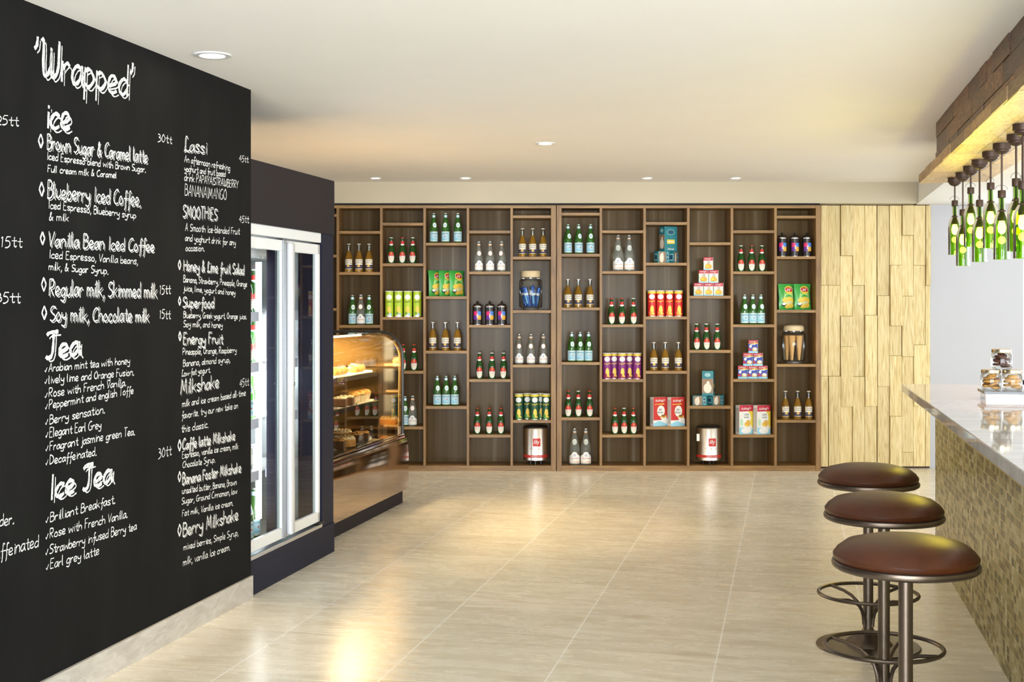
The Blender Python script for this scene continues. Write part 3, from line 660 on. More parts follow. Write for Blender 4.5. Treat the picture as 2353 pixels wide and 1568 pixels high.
def bag_surface(W, H):
    def f(x, z, o, side=1):
        a = max(-1, min(1, x / (W / 2))); b = max(0, min(1, z / H))
        th = 0.026 * (1 - abs(a) ** 2.6) * (sin(pi * min(1, max(0, (b - .05) / .9))) ** 0.55 if 0.05 < b < 0.95 else 0)
        wr = 0.0012 * sin(a * 9 + b * 5) * (1 - b * 0.3)
        xx = x * (1 - 0.05 * sin(pi * b)); lean = 0.012 * b
        return (xx, -side * (th + wr + o + .0004) + lean, z)
    return f
def chip_bag():
    W, H = 0.15, 0.193; t = thing('crisp_packet', 'x', 'crisp packet'); fs = bag_surface(W, H); m = M(); n, k = 16, 18
    for sd in (1, -1):
        v = [fs(W * (i / n - .5), H * j / k, 0, sd) for i in range(n + 1) for j in range(k + 1)]
        q = [(i * (k + 1) + j, (i + 1) * (k + 1) + j, (i + 1) * (k + 1) + j + 1, i * (k + 1) + j + 1) for i in range(n) for j in range(k)]
        m.add(v, q if sd == 1 else [tuple(reversed(x)) for x in q])
    m.build('packet_body', BAGG, t)
    p = P(lambda x, z, o: fs(x, z, o), [BAGP, YEL, CHIP, RED, PURE, BLK, mat('creamy_print', (0.7, 0.66, 0.35), 0.45)])
    p.ell(.008, .085, .05, .07, 0, 14).ell(.012, .148, .042, .03, 1, 14).ell(.012, .15, .043, .017, 3, 14)
    p.ell(-.028, .072, .024, .018, 2).ell(.006, .08, .026, .018, 2).ell(.034, .066, .026, .022, 2).ell(.012, .045, .034, .02, 6).ell(.03, .03, .03, .017, 2).ell(-.035, .038, .022, .012, 5).ell(-.035, .044, .018, .01, 4).ell(-.002, .024, .024, .014, 2)
    lab = p.build('packet_print', t)
    P(lambda x, z, o: fs(x, z, o + .0008), [PURE, RED]).text("Lay's", .012, .151, .078, .034, 0, 0.1, 0.06).build('lettering', lab)
    return t
def canister():
    t = thing('tea_canister', 'x', 'canister'); R = .0405
    lathe_mm([(0, 3), (40.5, 3), (40.5, 150), (0, 150)], 28).build('canister_body', mat('brown_black_enamel', (0.018, 0.012, 0.012), 0.3), t)
    lathe_mm([(0, 0), (30, 0), (33, 1), (33, 7), (40, 9)], 28).build('base_ring', CHROME, t)
    lathe_mm([(40.6, 148), (41, 152), (38, 158), (36, 161), (0, 161)], 28).build('top_ring', CHROME, t)
    l = lathe_mm([(37, 157), (38, 162), (34, 168), (20, 175), (6, 178), (0, 178)], 28).build('canister_lid', mat('brown_black_enamel', (0.018, 0.012, 0.012), 0.3), t)
    lathe_mm([(0, 177), (6, 178), (5, 181), (9, 185), (11, 191), (8, 196), (0, 198)], 16).build('lid_knob', BLACK, l)
    p = P(cyl(R), [mat('magenta_print', (0.62, 0.02, 0.14), 0.4), mat('azure_print', (0.06, 0.2, 0.62), 0.4), mat('violet_print', (0.12, 0.02, 0.28), 0.4), mat('amber_print', (0.72, 0.38, 0.04), 0.4)])
    p.strip(-.034, 0, .078, .112, 0).strip(0, .034, .078, .112, 1).strip(-.034, 0, .043, .078, 2).strip(0, .034, .043, .078, 3)
    lab = p.build('colour_label', t)
    P(cyl(R + .0008), [PURE]).text('t', 0, .077, .019, .034, 0, 0.2).build('lettering', lab)
    return t
def coffee_tin(tagged):
    t = thing('coffee_tin', 'x', 'tin'); R = .1055
    for a in range(3):
        M().lathe([(.012, 0), (.012, .034)], 10, (.05 * cos(a * 2.1 - 1.6), .05 * sin(a * 2.1 - 1.6), 0)).build('foot', BLACK, t)
    lathe_mm([(0, 33), (98, 33), (103, 36), (106.5, 40), (105.5, 46), (105.5, 296), (106.5, 300), (104, 306)], 40).build('tin_body', TIN, t)
    lathe_mm([(104, 305), (100, 314), (85, 322), (55, 326), (0, 326)], 40).build('tin_lid', mat('dark_lid', (0.06, 0.05, 0.045), 0.35, 0.6), t)
    p = P(cyl(R), [RED, PURE]); p.strip(-.16, .16, .062, .084, 0, 24); band = p.build('red_band', t)
    P(cyl(R + .0008), [PURE]).text('ROASTED IN ITALY', .01, .073, .10, .009, 0).build('lettering', band)
    b = P(cyl(R), [RED]).strip(-.021, .043, .157, .224, 0, 8).build('logo_badge', t)
    P(cyl(R + .0008), [PURE]).text('illy', .011, .190, .046, .042, 0, 0.15).build('lettering', b)
    P(cyl(R), [mat('pale_gold_ink', (0.45, 0.38, 0.26), 0.4)]).text('ESPRESSO', .0, .138, .10, .013, 0).build('espresso_lettering', t)
    if tagged: M().box(-.115, -.091, -.075, -.072, .20, .26).build('price_tag', PURE, t, smooth=False)
    return t
def cereal(kind):
    big = kind in ('bran', 'corn'); W, D, H = (.133, .058, .241) if big else (.0765, .04, .107)
    t = thing('cereal_box', 'x', 'cereal box'); hx = W / 2
    M().box(-hx, hx, -D / 2, D / 2, 0, H, bev=.0008).build('carton', CARD, t, smooth=False)
    p = P(flat(-D / 2), [RED if kind == 'bran' else CRATE, CARD, YEL, FLAKE, WAVE, PURE, BLUEP, BROWNP, mat('mint_print', (0.45, 0.68, 0.5), 0.5)])
    if kind == 'bran':
        p.strip(-hx, hx, .05, H, 0).strip(-hx, hx, 0, lambda x: .05 + .012 * sin(x * 30), 5).strip(-hx, hx, 0, lambda x: .03 + .012 * sin(x * 40 + 2), 4, 14).strip(-hx + .01, hx - .03, .180, lambda x: .186 + x * .05, 2)
        p.ell(.005, .125, .038, .047, 3).ell(.005, .125, .036, .045, 5).ell(.03, .072, .03, .018, 5).ell(.03, .08, .029, .014, 3).ell(.028, .086, .02, .009, 7)
    elif kind == 'corn':
        p.strip(-hx, hx, 0, H, 1).strip(.0, hx, lambda x: .05 + (hx - x) * 1.2, .19, 2).strip(-hx, hx, .19, H, 0).ell(.005, .13, .042, .06, 5).ell(-.045, .10, .015, .03, 8).strip(-hx, hx, 0, lambda x: .05 - x * .15, 4).ell(.0, .03, .05, .025, 5)
        p.ell(.01, .075, .035, .02, 5).ell(.012, .083, .031, .02, 3).ell(.02, .105, .02, .012, 3).ell(.0, .072, .012, .009, 2)
    elif kind == 'minicorn':
        p.strip(-hx, hx, .079, H, 0).ell(.003, .026, .03, .018, 3, 12, 1.5).ell(-.006, .032, .012, .009, 2).strip(-hx, -hx + .006, .03, .065, 8, 2).strip(-hx, hx, 0, lambda x: .011 - x * .08, 4)
    else:
        p.strip(-hx, hx, .014, .08, 6).strip(-hx, hx, .08, H, 0).strip(-hx, hx, lambda x: .076, lambda x: .082 + .003 * sin(x * 60), 2).strip(-hx, -hx + .025, .02, lambda x: .045 - (x + hx) * .6, 0, 3).ell(.014, .03, .022, .018, 3).ell(.016, .034, .016, .011, 5).strip(-hx, hx, 0, .016, 4).ell(-.02, .056, .011, .013, 5)
    lab = p.build('front_print', t)
    q = P(flat(-D / 2 - .0012), [PURE, BLK, CRATE])
    if big:
        q.text("Kellogg's", 0, .212, .092, .026, 0, 0.15, 0.06)
        if kind == 'bran': q.text('All-', 0, .138, .034, .019, 1).text('Bran', 0, .115, .048, .018, 1)
        else: q.text('CORN', .002, .163, .047, .017, 1).text('FLAKES', .002, .14, .048, .013, 1)
    else:
        q.text("Kellogg's", 0, .093, .055, .016, 0, 0.15, 0.06)
        if kind == 'minicorn': q.text('CORN', .004, .068, .026, .008, 1).text('FLAKES', .004, .058, .026, .006, 1)
        else: q.strip(-.018, .022, lambda x: .068 + x * .1, lambda x: .074 + x * .1, 0)
    q.build('lettering', lab)
    if big: P(lambda x, z, o: (-hx - o, x, z), [mat('grey_small_print', (0.5, 0.48, 0.46), 0.5)]).strip(-D / 2 + .006, D / 2 - .006, .02, .22, 0).build('side_print', t)
    return t
def tea_carton(W, D, H, lying=False):
    t = thing('tea_carton', 'x', 'tea box'); hx = W / 2
    M().box(-hx, hx, -D / 2, D / 2, 0, H, bev=.0008).build('carton', TEAL, t, smooth=False)
    mats = [mat('pale_teal_print', (0.3, 0.55, 0.58), 0.5), PHOTO, CREAM, YEL, TEALD, PURE]
    p = P(flat(-D / 2), mats); q = P(lambda x, z, o: (-hx - o, -x, z), mats)
    if not lying:
        p.ell(0, H * .77, W * .3, H * .11, 0).ell(0, H * .77, W * .26, H * .09, 4).strip(-W * .3, W * .3, H * .3, H * .47, 3).strip(-W * .28, W * .28, H * .36, H * .41, 2)
        q.strip(-D / 2, D / 2, H * .1, H * .68, 1).ell(0, H * .3, D * .36, H * .2, 2).ell(D * .05, H * .52, D * .14, H * .07, 2).ell(0, H * .84, D * .28, H * .08, 0)
        txt = P(flat(-D / 2 - .001), [PURE]).text('Dilmah', 0, H * .09, W * .5, H * .08, 0)
    else:
        p.strip(-hx + .008, hx * .35, 0.004, H - .004, 1).ell(-hx * .35, H * .42, W * .18, H * .4, 2).ell(-hx * .2, H * .72, W * .07, H * .18, 2).ell(hx * .66, H * .5, W * .1, H * .4, 0).ell(hx * .66, H * .5, W * .08, H * .32, 4)
        q.strip(-D * .4, D * .4, H * .2, H * .8, 0).strip(-D * .3, D * .3, H * .3, H * .7, 4)
        txt = P(flat(-D / 2 - .001), [PURE]).text('Dilmah', hx * .66, H * .5, W * .12, H * .15, 0)
    lab = p.build('front_print', t); q.build('side_print', t); txt.build('lettering', lab)
    return t
def glass_jar(lidprof):
    t = thing('storage_jar', 'x', 'jar')
    lathe_mm([(0, 2), (66, 2), (66, 16), (92, 22), (97, 30), (97, 240), (92, 252), (78, 262), (78, 275)], 36).build('jar_glass', JAR, t)
    lathe_mm([(64, 1), (67, 4), (66, 16)], 36).build('jar_foot', mat('smoky_glass_foot', (0.16, 0.15, 0.14), 0.1, 0, 0.3), t)
    lathe_mm(lidprof, 36).build('jar_lid', W_LID, t)
    return t

# ------------------------------------------------------------------ stock the shelves
ORD = ['first', 'second', 'third', 'fourth', 'fifth', 'sixth']
def colname(c): return ORD[5 - c] + ' column chalkboard-side of double post' if c <= 5 else ORD[c - 6] + ' column plank-side of double post'
def shelfz(c, i): return bz(1071) if i == 0 else bz(SHELF[c][i - 1])
def where(c, i): return ('base board' if i == 0 else ORD[i - 1] + ' shelf') + ', ' + colname(c)
POS = {1: [''], 2: ['chalkboard-end one, ', 'plank-end one, '], 3: ['chalkboard end of three, ', 'middle of three, ', 'plank end of three, '],
       4: ['first of four from chalkboard, ', 'second of four from chalkboard, ', 'third of four from chalkboard, ', 'fourth of four from chalkboard, '],
       5: ['first of five from chalkboard, ', 'second of five from chalkboard, ', 'third of five from chalkboard, ', 'fourth of five from chalkboard, ', 'fifth of five from chalkboard, ']}
USED = {}
def put(proto, x, c, i, label, group=None, rz=0.0, dy=0.065, dz=0.0, scale=None):
    Y = YB + dy; loc = ((x - 1176.5) * Y / FPX, Y, shelfz(c, i) + dz + 0.0005)
    if proto.name not in USED:
        USED[proto.name] = 1; note(proto); proto.location = loc; proto.rotation_euler = (0, 0, rz); proto['label'] = label
        if group: proto['group'] = group
        if scale: proto.scale = scale
        return proto
    return dup(proto, loc, rz, label, group, scale)
rs = random.Random(21)
def row(protos, desc, xs, c, i, group, spin=0.12, dy=0.065, zig=0.0, labels=None, rz=0.0, scale=None):
    for k, x in enumerate(xs):
        p = protos[k % len(protos)] if isinstance(protos, list) else protos
        put(p, x, c, i, (labels[k] if labels else desc) + ', ' + POS[len(xs)][k] + where(c, i), group, rz + rs.uniform(-spin, spin), dy + rs.uniform(-.006, .006) + (zig if k % 2 else 0.0), 0.0, scale)
BW = star_beer(mat('white_cap', (0.75, 0.75, 0.73), 0.4)); BR = star_beer(RED); CB = clear_beer(); GW = green_water(); CW = clear_water(False); CWL = clear_water(True)
TL = chip_tube(LIME, mat('leaf_print', (0.2, 0.4, 0.03), 0.4), LIME); TD = chip_tube(DKG, mat('cactus_print', (0.1, 0.3, 0.05), 0.4), YEL); TP = chip_tube(PURP, mat('sauce_print', (0.3, 0.02, 0.05), 0.4), YEL); TR = chip_tube(REDC, ORANGE, YEL)
BAG = chip_bag(); CAN = canister(); TIN1 = coffee_tin(False); TIN2 = coffee_tin(True)
BRAN = cereal('bran'); CORN = cereal('corn'); MINC = cereal('minicorn'); MINF = cereal('minifrost')
SB_, SL, SG, SW = 'star-label beer bottle', 'clear lager bottle', 'green water bottle', 'clear water bottle'
gB, gL, gG, gW = 'green star-label beer bottles', 'clear glass lager bottles', 'green water bottles', 'clear water bottles'
put(BW, 757.5, 0, 3, 'star-label beer bottle peeking past fridge surround, ' + where(0, 3).replace(' of double post', ''), gB)
row(CB, SL, [801.4, 824.8, 848], 1, 2, gL)
put(GW, 809.9, 1, 3, 'green water bottle, chalkboard end of three, ' + where(1, 3), gG, .2); put(CW, 829.2, 1, 3, 'clear water bottle, middle of three, ' + where(1, 3), gW, 0, .045); put(GW, 848.3, 1, 3, 'green water bottle, plank end of three, ' + where(1, 3), gG, -.1)
row([BW, BR, BW], SB_, [899, 924.8, 948.7], 2, 2, gB); row(TL, 'lime-green snack tube', [894.6, 915.8, 937.3, 958.9], 2, 3, 'lime green snack tubes', .06)
put(BR, 926.5, 2, 4, 'star-label beer bottle half behind pastry case, ' + where(2, 4), gB); put(BR, 951.6, 2, 4, 'star-label beer bottle clear of pastry case, ' + where(2, 4), gB)
put(GW, 931.0, 2, 5, 'green water bottle half behind pastry case, ' + where(2, 5), gG); put(CW, 948.2, 2, 5, 'clear water bottle beside green one, ' + where(2, 5), gW, 0, .05)
row(GW, SG, [996.6, 1024, 1052], 3, 1, gG, .3)
row(BAG, 'green crisp packet', [1002.5, 1026.5, 1050.3], 3, 2, 'crisp packets on the shelves', .02, .125, rz=.74, scale=(1.06, 1.0, 1.12))
row(CB, SL, [994.3, 1023.2, 1051], 3, 3, gL); row(GW, SG, [1004.7, 1025, 1045], 3, 4, gG, .15)
row(CW, SW, [1100.2, 1126.2, 1152.4], 4, 2, gW, .3); row(CAN, 'black tea canister', [1096.7, 1125.3, 1153], 4, 3, 'black tea canisters', .08); row(BW, SB_, [1101.7, 1130.3, 1157], 4, 4, gB); row(BR, SB_, [1096.7, 1124.2, 1151], 4, 5, gB)
row(CB, SL, [1200.4, 1224, 1247.8], 5, 2, gL); row(CW, SW, [1193, 1220, 1248.7], 5, 4, gW); row(TD, 'dark-green snack tube', [1192.3, 1211.2, 1228.5, 1242.3, 1255], 5, 5, 'dark green snack tubes', .1, .06, .066)
row(GW, SG, [1305, 1329.6, 1357], 6, 2, gG, .3); row(CB, SL, [1305, 1329, 1355.7], 6, 3, gL); row(GW, SG, [1313.5, 1333, 1352.4], 6, 4, gG); row([BR, BW, BR], SB_, [1306, 1328.7, 1354.7], 6, 5, gB); row(CWL, 'large clear water bottle', [1320.3, 1346], 6, 0, 'large clear water bottles', .1, .08)
row(CWL, 'large clear water bottle', [1420.3, 1445.6], 7, 2, 'large clear water bottles', .1, .08); row([BR, BR, BW], SB_, [1405, 1428.8, 1455.3], 7, 3, gB); row(TP, 'purple snack tube', [1394.5, 1410.5, 1429, 1446.5, 1464.4], 7, 4, 'purple snack tubes', .1, .06, .055); row([BR, BW, BR], SB_, [1412.8, 1434, 1455.3], 7, 5, gB)
row(TR, 'red snack tube', [1497.6, 1517.6, 1538, 1559], 8, 3, 'red snack tubes', .08); row(CB, SL, [1502.3, 1528.7, 1558.7], 8, 4, gL); row(BRAN, 'red-and-white cereal box', [1513.5, 1553.5], 8, 5, 'large red cereal boxes', .02, .075, rz=.42)
row([BW, BW, BW], SB_, [1600.5, 1623, 1648], 9, 3, gB)
row([BW, BR, BW], SB_, [1702.6, 1727, 1750.6], 10, 2, gB); row(GW, SG, [1711, 1729.8, 1748.4], 10, 3, gG); row(CORN, 'white-and-yellow cereal box', [1710, 1750.5], 10, 5, 'large yellow cereal boxes', .02, .075, rz=.42)
row(CAN, 'black tea canister', [1797, 1825.5, 1854], 11, 2, 'black tea canisters', .08); row(BAG, 'green crisp packet', [1808.5, 1844.5], 11, 3, 'crisp packets on the shelves', .03, .10, rz=.35); row(CB, SL, [1804.7, 1832.6, 1858.3], 11, 5, gL)
put(TIN1, 1231, 5, 0, 'silver coffee tin with red badge, ' + where(5, 0), 'silver coffee tins', -.04, .13); put(TIN2, 1628.5, 9, 0, 'silver coffee tin with white side tag, ' + where(9, 0), 'silver coffee tins', .04, .13)
def pyramid(proto, xs, c, i, what, group):
    lv = [xs[:3], xs[3:5], xs[5:]]; nm = [['bottom row chalkboard end', 'bottom row middle', 'bottom row plank end'], ['middle row chalkboard side', 'middle row plank side'], ['pyramid top']]
    for k in range(3):
        for x, n in zip(lv[k], nm[k]): put(proto, x, c, i, what + ', ' + n + ', ' + where(c, i), group, -.30, .075, .1072 * k)
pyramid(MINC, [1605.5, 1628.5, 1651.5, 1617, 1640, 1628], 9, 2, 'small white-and-red carton', 'small white cereal cartons')
pyramid(MINF, [1707, 1730, 1753, 1719, 1742, 1731], 10, 4, 'small blue carton', 'small blue cereal cartons')
# tea cartons
t1 = tea_carton(.104, .085, .098, True); put(t1, 1520.5, 8, 2, 'lying teal tea carton with cream picture, ' + where(8, 2), 'teal tea cartons', .30, .10)
put(t1, 1547, 8, 2, 'smaller teal carton under tall one, ' + where(8, 2), 'teal tea cartons', .9, .14, 0, (.7, .7, 1))
t2 = tea_carton(.122, .085, .206); put(t2, 1535.5, 8, 2, 'tall teal tea carton standing on top of others, ' + where(8, 2).replace('of double post', '').strip(), 'teal tea cartons', .42, .12, .0985)
t3 = tea_carton(.118, .085, .082, True); put(t3, 1609.5, 9, 4, 'lying teal tea carton, chalkboard side, ' + where(9, 4), 'teal tea cartons', -.3, .085); put(t3, 1643, 9, 4, 'lying teal tea carton, plank side, ' + where(9, 4), 'teal tea cartons', .5, .135)
put(t2, 1627.5, 9, 4, 'slim teal tea carton standing upright on two others, ' + where(9, 4).replace(' of double post', ''), 'teal tea cartons', -.25 + pi / 2, .10, .0825, (.9, 1.1, 1.0))
# jars with wooden lids and what is in them
j1 = glass_jar([(0, 274), (80, 274), (82, 277), (82, 322), (79, 327), (0, 327)]); put(j1, 1219.6, 5, 3, 'glass jar with cylindrical wooden lid holding blue wrapped bars', 'wooden-lidded glass jars', 0, .12)
j2 = glass_jar([(0, 274), (84, 274), (86, 278), (86, 300), (80, 314), (60, 323), (0, 326)]); put(j2, 1823.6, 11, 4, 'glass jar with domed wooden lid holding wafer cones', 'wooden-lidded glass jars', 0, .12)
jc = j1.location; rj = random.Random(4)
BARM = mat('blue_wrapper', (0.04, 0.12, 0.42), 0.25, 0.3); BARL = mat('light_blue_wrapper', (0.2, 0.5, 0.75), 0.3, 0.2)
for k in range(7):
    a = k * 2 * pi / 7; rr = 0.043; bx0 = jc.x + rr * cos(a); by0 = jc.y + rr * sin(a); tilt = 0
    o = thing('snack_bar', 'blue wrapped snack bar inside the glass jar with cylindrical wooden lid', 'snack bar', (bx0, by0, jc.z + .026), a, 'blue wrapped bars in the jar')
    Rm = Matrix.Rotation(0.16, 4, 'Y') @ Matrix.Rotation(0.22, 4, 'X')
    M().box(-.011, .011, -.016, .016, .004, .165 + .02 * rj.random(), bev=.006, seg=2).xform(Rm).build('wrapper', BARM, o)
    M().box(.004, .0115, -.0164, .002, .03, .13, bev=.003).xform(Rm).build('wrapper_stripe', BARL, o)
    M().box(-.0118, .0118, -.0166, .0166, .10, .122, bev=.003).xform(Rm).build('white_flash', PURE, o)
jc = j2.location; WAF = mat('wafer', (0.72, 0.42, 0.16), 0.6)
for k in range(5):
    a = k * 2 * pi / 5 + .5; o = thing('wafer_cone', 'tan wafer cone inside the glass jar with domed wooden lid', 'wafer cone', (jc.x + .053 * cos(a), jc.y + .053 * sin(a), jc.z + .026), a, 'wafer cones in the jar')
    prof = [(0, 0), (.008, .002)] + [(.008 + .0016 * i + (.0012 if i % 2 else 0), .004 + i * .0155) for i in range(14)]
    M().lathe(prof, 14).xform(Matrix.Rotation(0.015, 4, 'Y')).build('cone', WAF, o)
    M().ring(.030, .0022, (0, 0, .206), 16, 6).xform(Matrix.Rotation(0.015, 4, 'Y')).build('cone_rim', WAF, o)

# ------------------------------------------------------------------ fridge in its dark surround (grid coordinates)
VF = -2.50
fr = thing('drinks_fridge', 'upright drinks fridge with two white-framed glass doors in a dark surround', 'fridge', G(VF, 5.79, 0), -TH)
Lu = 6.955 - 5.79
M().box(-.78, 0, .0, Lu, 1.775, 2.077).build('surround_fascia', PLUM, fr, smooth=False)
M().box(-.78, 0, .0, Lu, 0, .165).build('surround_plinth', NAVY, fr, smooth=False)
M().box(-.78, -.006, .985, Lu, .165, 1.775).build('surround_side', NAVY, fr, smooth=False)
M().box(-.06, -.004, .0, .985, .165, .185, bev=.002).build('sill_rail', SILVER, fr, smooth=False)
M().box(-.07, -.008, .0, .975, 1.722, 1.775, bev=.003).build('header_rail', WHITEM, fr, smooth=False)
LIN = mat('white_fridge_liner', (0.56, 0.6, 0.62), 0.35)
lin = M().box(-.76, -.74, .0, .985, .165, 1.775).box(-.76, -.07, .955, .985, .165, 1.775).box(-.76, -.07, 0, .02, .165, 1.775).box(-.76, -.07, 0, .985, .185, .2).box(-.76, -.07, 0, .985, 1.722, 1.775)
lin.build('interior_liner', LIN, fr, smooth=False)
gr = M()
for k in range(16): gr.box(-.5, -.20, .03 + k * .058, .06 + k * .058, 1.625, 1.635)
gr.box(-.52, -.18, .02, .955, 1.635, 1.72).build('air_grille', WHITEM, fr, smooth=False)
M().box(-.105, -.03, .445, .475, .2, 1.72).build('centre_post', NAVY, fr, smooth=False)
M().box(-.125, -.035, .935, .96, .2, 1.72).build('dark_reflection_panel', NAVY, fr, smooth=False)  # added navy panel, stands in for the dark reflection in the door glass
LED = mat('fridge_led', (1, 1, 1), 0.5, emit=(0.93, 0.97, 1.0), es=6.0)
M().box(-.145, -.122, .40, .425, .3, 1.6).build('led_strip', LED, fr, smooth=False)
FZ = [1.347, 1.093, .81, .547]
for z in FZ:
    s = M().box(-.72, -.135, .025, .93, z - .012, z, bev=.002).build('fridge_shelf', WHITEM, fr, smooth=False)
    M().box(-.135, -.122, .03, .39, z - .047, z + .002).build('price_strip', mat('lilac_price_strip', (0.55, 0.55, 0.66), 0.4), s, smooth=False)
    M().box(-.135, -.122, .50, .92, z - .047, z + .002).build('price_strip', MATS['lilac_price_strip'], s, smooth=False)
for k, (a, b) in enumerate(((-.03, .462), (.472, .968))):
    dz0, dz1 = .2, 1.712; f = .034
    m = M()
    m.box(-.034, -.012, a, b, dz0, dz0 + .055, bev=.003).box(-.034, -.012, a, b, dz1 - .055, dz1, bev=.003).box(-.034, -.012, a, a + f, dz0, dz1, bev=.003).box(-.034, -.012, b - f, b, dz0, dz1, bev=.003)
    dr = m.build('glass_door', WHITEM, fr, smooth=False)
    M().add([(-.026, a + f - .004, dz0 + .05), (-.026, b - f + .004, dz0 + .05), (-.026, b - f + .004, dz1 - .05), (-.026, a + f - .004, dz1 - .05)], [(0, 1, 2, 3)]).build('door_pane', thin_glass('fridge_pane', (.97, .99, .98), .55), dr, smooth=False)
    M().box(-.033, -.0295, b - f - .022, b - f, dz0 + .055, dz1 - .055).build('pane_spacer', mat('perforated_spacer', (0.45, 0.52, 0.52), 0.35, 0.3), dr, smooth=False)
    if k == 1: M().box(-.012, .022, a, a + .05, dz0 + .01, dz1 - .01, bev=.012, seg=3).build('door_handle', mat('satin_white', (0.66, 0.67, 0.7), 0.28, 0.3), dr)
    else: M().box(-.012, -.004, b - .04, b, dz0, dz1, bev=.003).build('door_edge', mat('grey_edge', (0.33, 0.35, 0.38), 0.35, 0.4), dr, smooth=False)
lk = M().lathe([(0, 0), (.011, 0), (.011, .004), (0, .004)], 16).xform(Matrix.Translation((.022, .497, .98)) @ Matrix.Rotation(pi / 2, 4, 'Y'))
lk.build('door_lock', CHROME, fr)
M().box(-.03, .0, .93, 1.01, .186, .2, bev=.004).build('door_pivot', BLACK, fr)
lamp('AREA', 'fridge_light', G(VF - .16, 6.2, 1.0), 22, (0.93, 0.97, 1), .5, (0, pi / 2, -TH), sizey=1.3)
# drinks in the fridge
CANM = {}
def drink_can(cm):
    t = thing('drink_can', 'x', 'can')
    lathe_mm([(0, 0), (26, 0), (30, 6), (33, 10), (33, 108), (27, 118), (27, 121), (0, 119)], 18).build('can_body', cm, t)
    lathe_mm([(26, 120.5), (27.5, 122), (26, 123), (24, 120)], 18).build('can_rim', TIN, t)
    P(cyl(.033), [PURE]).ell(0, .06, .02, .028, 0).build('can_print', t)
    return t
C1 = drink_can(mat('gold_can', (0.7, 0.5, 0.1), 0.25, 0.6)); C2 = drink_can(mat('silver_can', (0.6, 0.62, 0.65), 0.22, 0.8)); C3 = drink_can(mat('dark_can', (0.03, 0.03, 0.05), 0.25, 0.5))
def fput(proto, du, dv, z, label, group, rz=0.0, sc=None):
    loc = G(VF + dv, 5.79 + du, z)
    if proto.name not in USED:
        USED[proto.name] = 1; note(proto); proto.location = loc; proto.rotation_euler = (0, 0, rz); proto['label'] = label; proto['group'] = group
        if sc: proto.scale = sc
        return
    dup(proto, loc, rz, label, group, sc)
RF = pi / 2 - TH - .6
LV = ['top shelf', 'second shelf', 'third shelf', 'fourth shelf', 'floor']
STOCK = [(0, 1.347, [(BW, 'green beer bottle', gB)] * 3, [(C3, 'dark drink can', 'cans in the fridge')] * 2), (1, 1.093, [(BR, 'red-capped beer bottle', gB)] * 3, [(C3, 'dark drink can', 'cans in the fridge')] * 2), (2, .81, [(GW, 'green water bottle', gG)] * 3, [(C3, 'dark drink can', 'cans in the fridge')] * 2),
         (3, .547, [(C1, 'gold drink can', 'cans in the fridge'), (C2, 'silver drink can', 'cans in the fridge'), (C2, 'silver drink can', 'cans in the fridge')], [(C1, 'gold drink can', 'cans in the fridge')] * 2), (4, .2, [(CWL, 'large clear water bottle', 'large clear water bottles'), (GW, 'green water bottle', gG), (GW, 'green water bottle', gG)], [(GW, 'green water bottle', gG)] * 2)]
for lv, z, near, far in STOCK:
    for k, (pr, nm, g) in enumerate(near):
        fput(pr, (.27, .36, .448)[k], -.175, z + .0005, nm + ' in fridge, ' + ('chalkboard-side door, third from centre post', 'chalkboard-side door, second from centre post', 'beside its centre post')[k] + ', ' + LV[lv], g, RF, None)
    for k, (pr, nm, g) in enumerate(far):
        fput(pr, (.80, .885)[k], -.17, z + .0005, nm + ' in fridge, pastry-side door, ' + ('inner', 'outer')[k] + ' one on ' + LV[lv], g, RF)

# ------------------------------------------------------------------ pastry case (local: x across towards the room, y along, z up)
pc = thing('pastry_display_case', 'curved glass pastry display case with bronze mirror-steel front', 'display case', G(-2.615, 7.0, 0), -TH)
Lp = 1.80; Dp = -.74
M().box(Dp + .03, -.03, .02, Lp - .048, 0, .15).build('plinth', PLUM, pc, smooth=False)
prof = [(0.0, .097), (.0, .33), (-.004, .40), (-.014, .4495), (-.03, .452)]
m = M(); n = len(prof)
m.add([(x, 0.0, z) for x, z in prof] + [(x, Lp, z) for x, z in prof], [(i, n + i, n + i + 1, i + 1) for i in range(n - 1)])
m.add([(Dp, 0, .097), (Dp, Lp, .097), (0, Lp, .097), (0, 0, .097), (Dp, 0, .452), (Dp, Lp, .452)], [(0, 1, 2, 3), (0, 4, 5, 1)])
m.add([(x, Lp, z) for x, z in prof] + [(Dp, Lp, .452), (Dp, Lp, .097)], [tuple(reversed(range(n + 2)))])
m.add([(x, 0, z) for x, z in prof] + [(Dp, 0, .452), (Dp, 0, .097)], [tuple(range(n + 2))])
m.add([(-.03, 0, .452), (-.03, Lp, .452), (Dp, Lp, .452), (Dp, 0, .452)], [(0, 1, 2, 3)])
m.build('base_cabinet', STEELB, pc)
rl = M(); rl.box(-.05, -.022, .01, Lp - .02, .452, .468, bev=.003).box(-.048, -.024, .01, Lp - .02, .474, .482, bev=.002)
rl.build('front_rail', CHROME, pc, smooth=False)
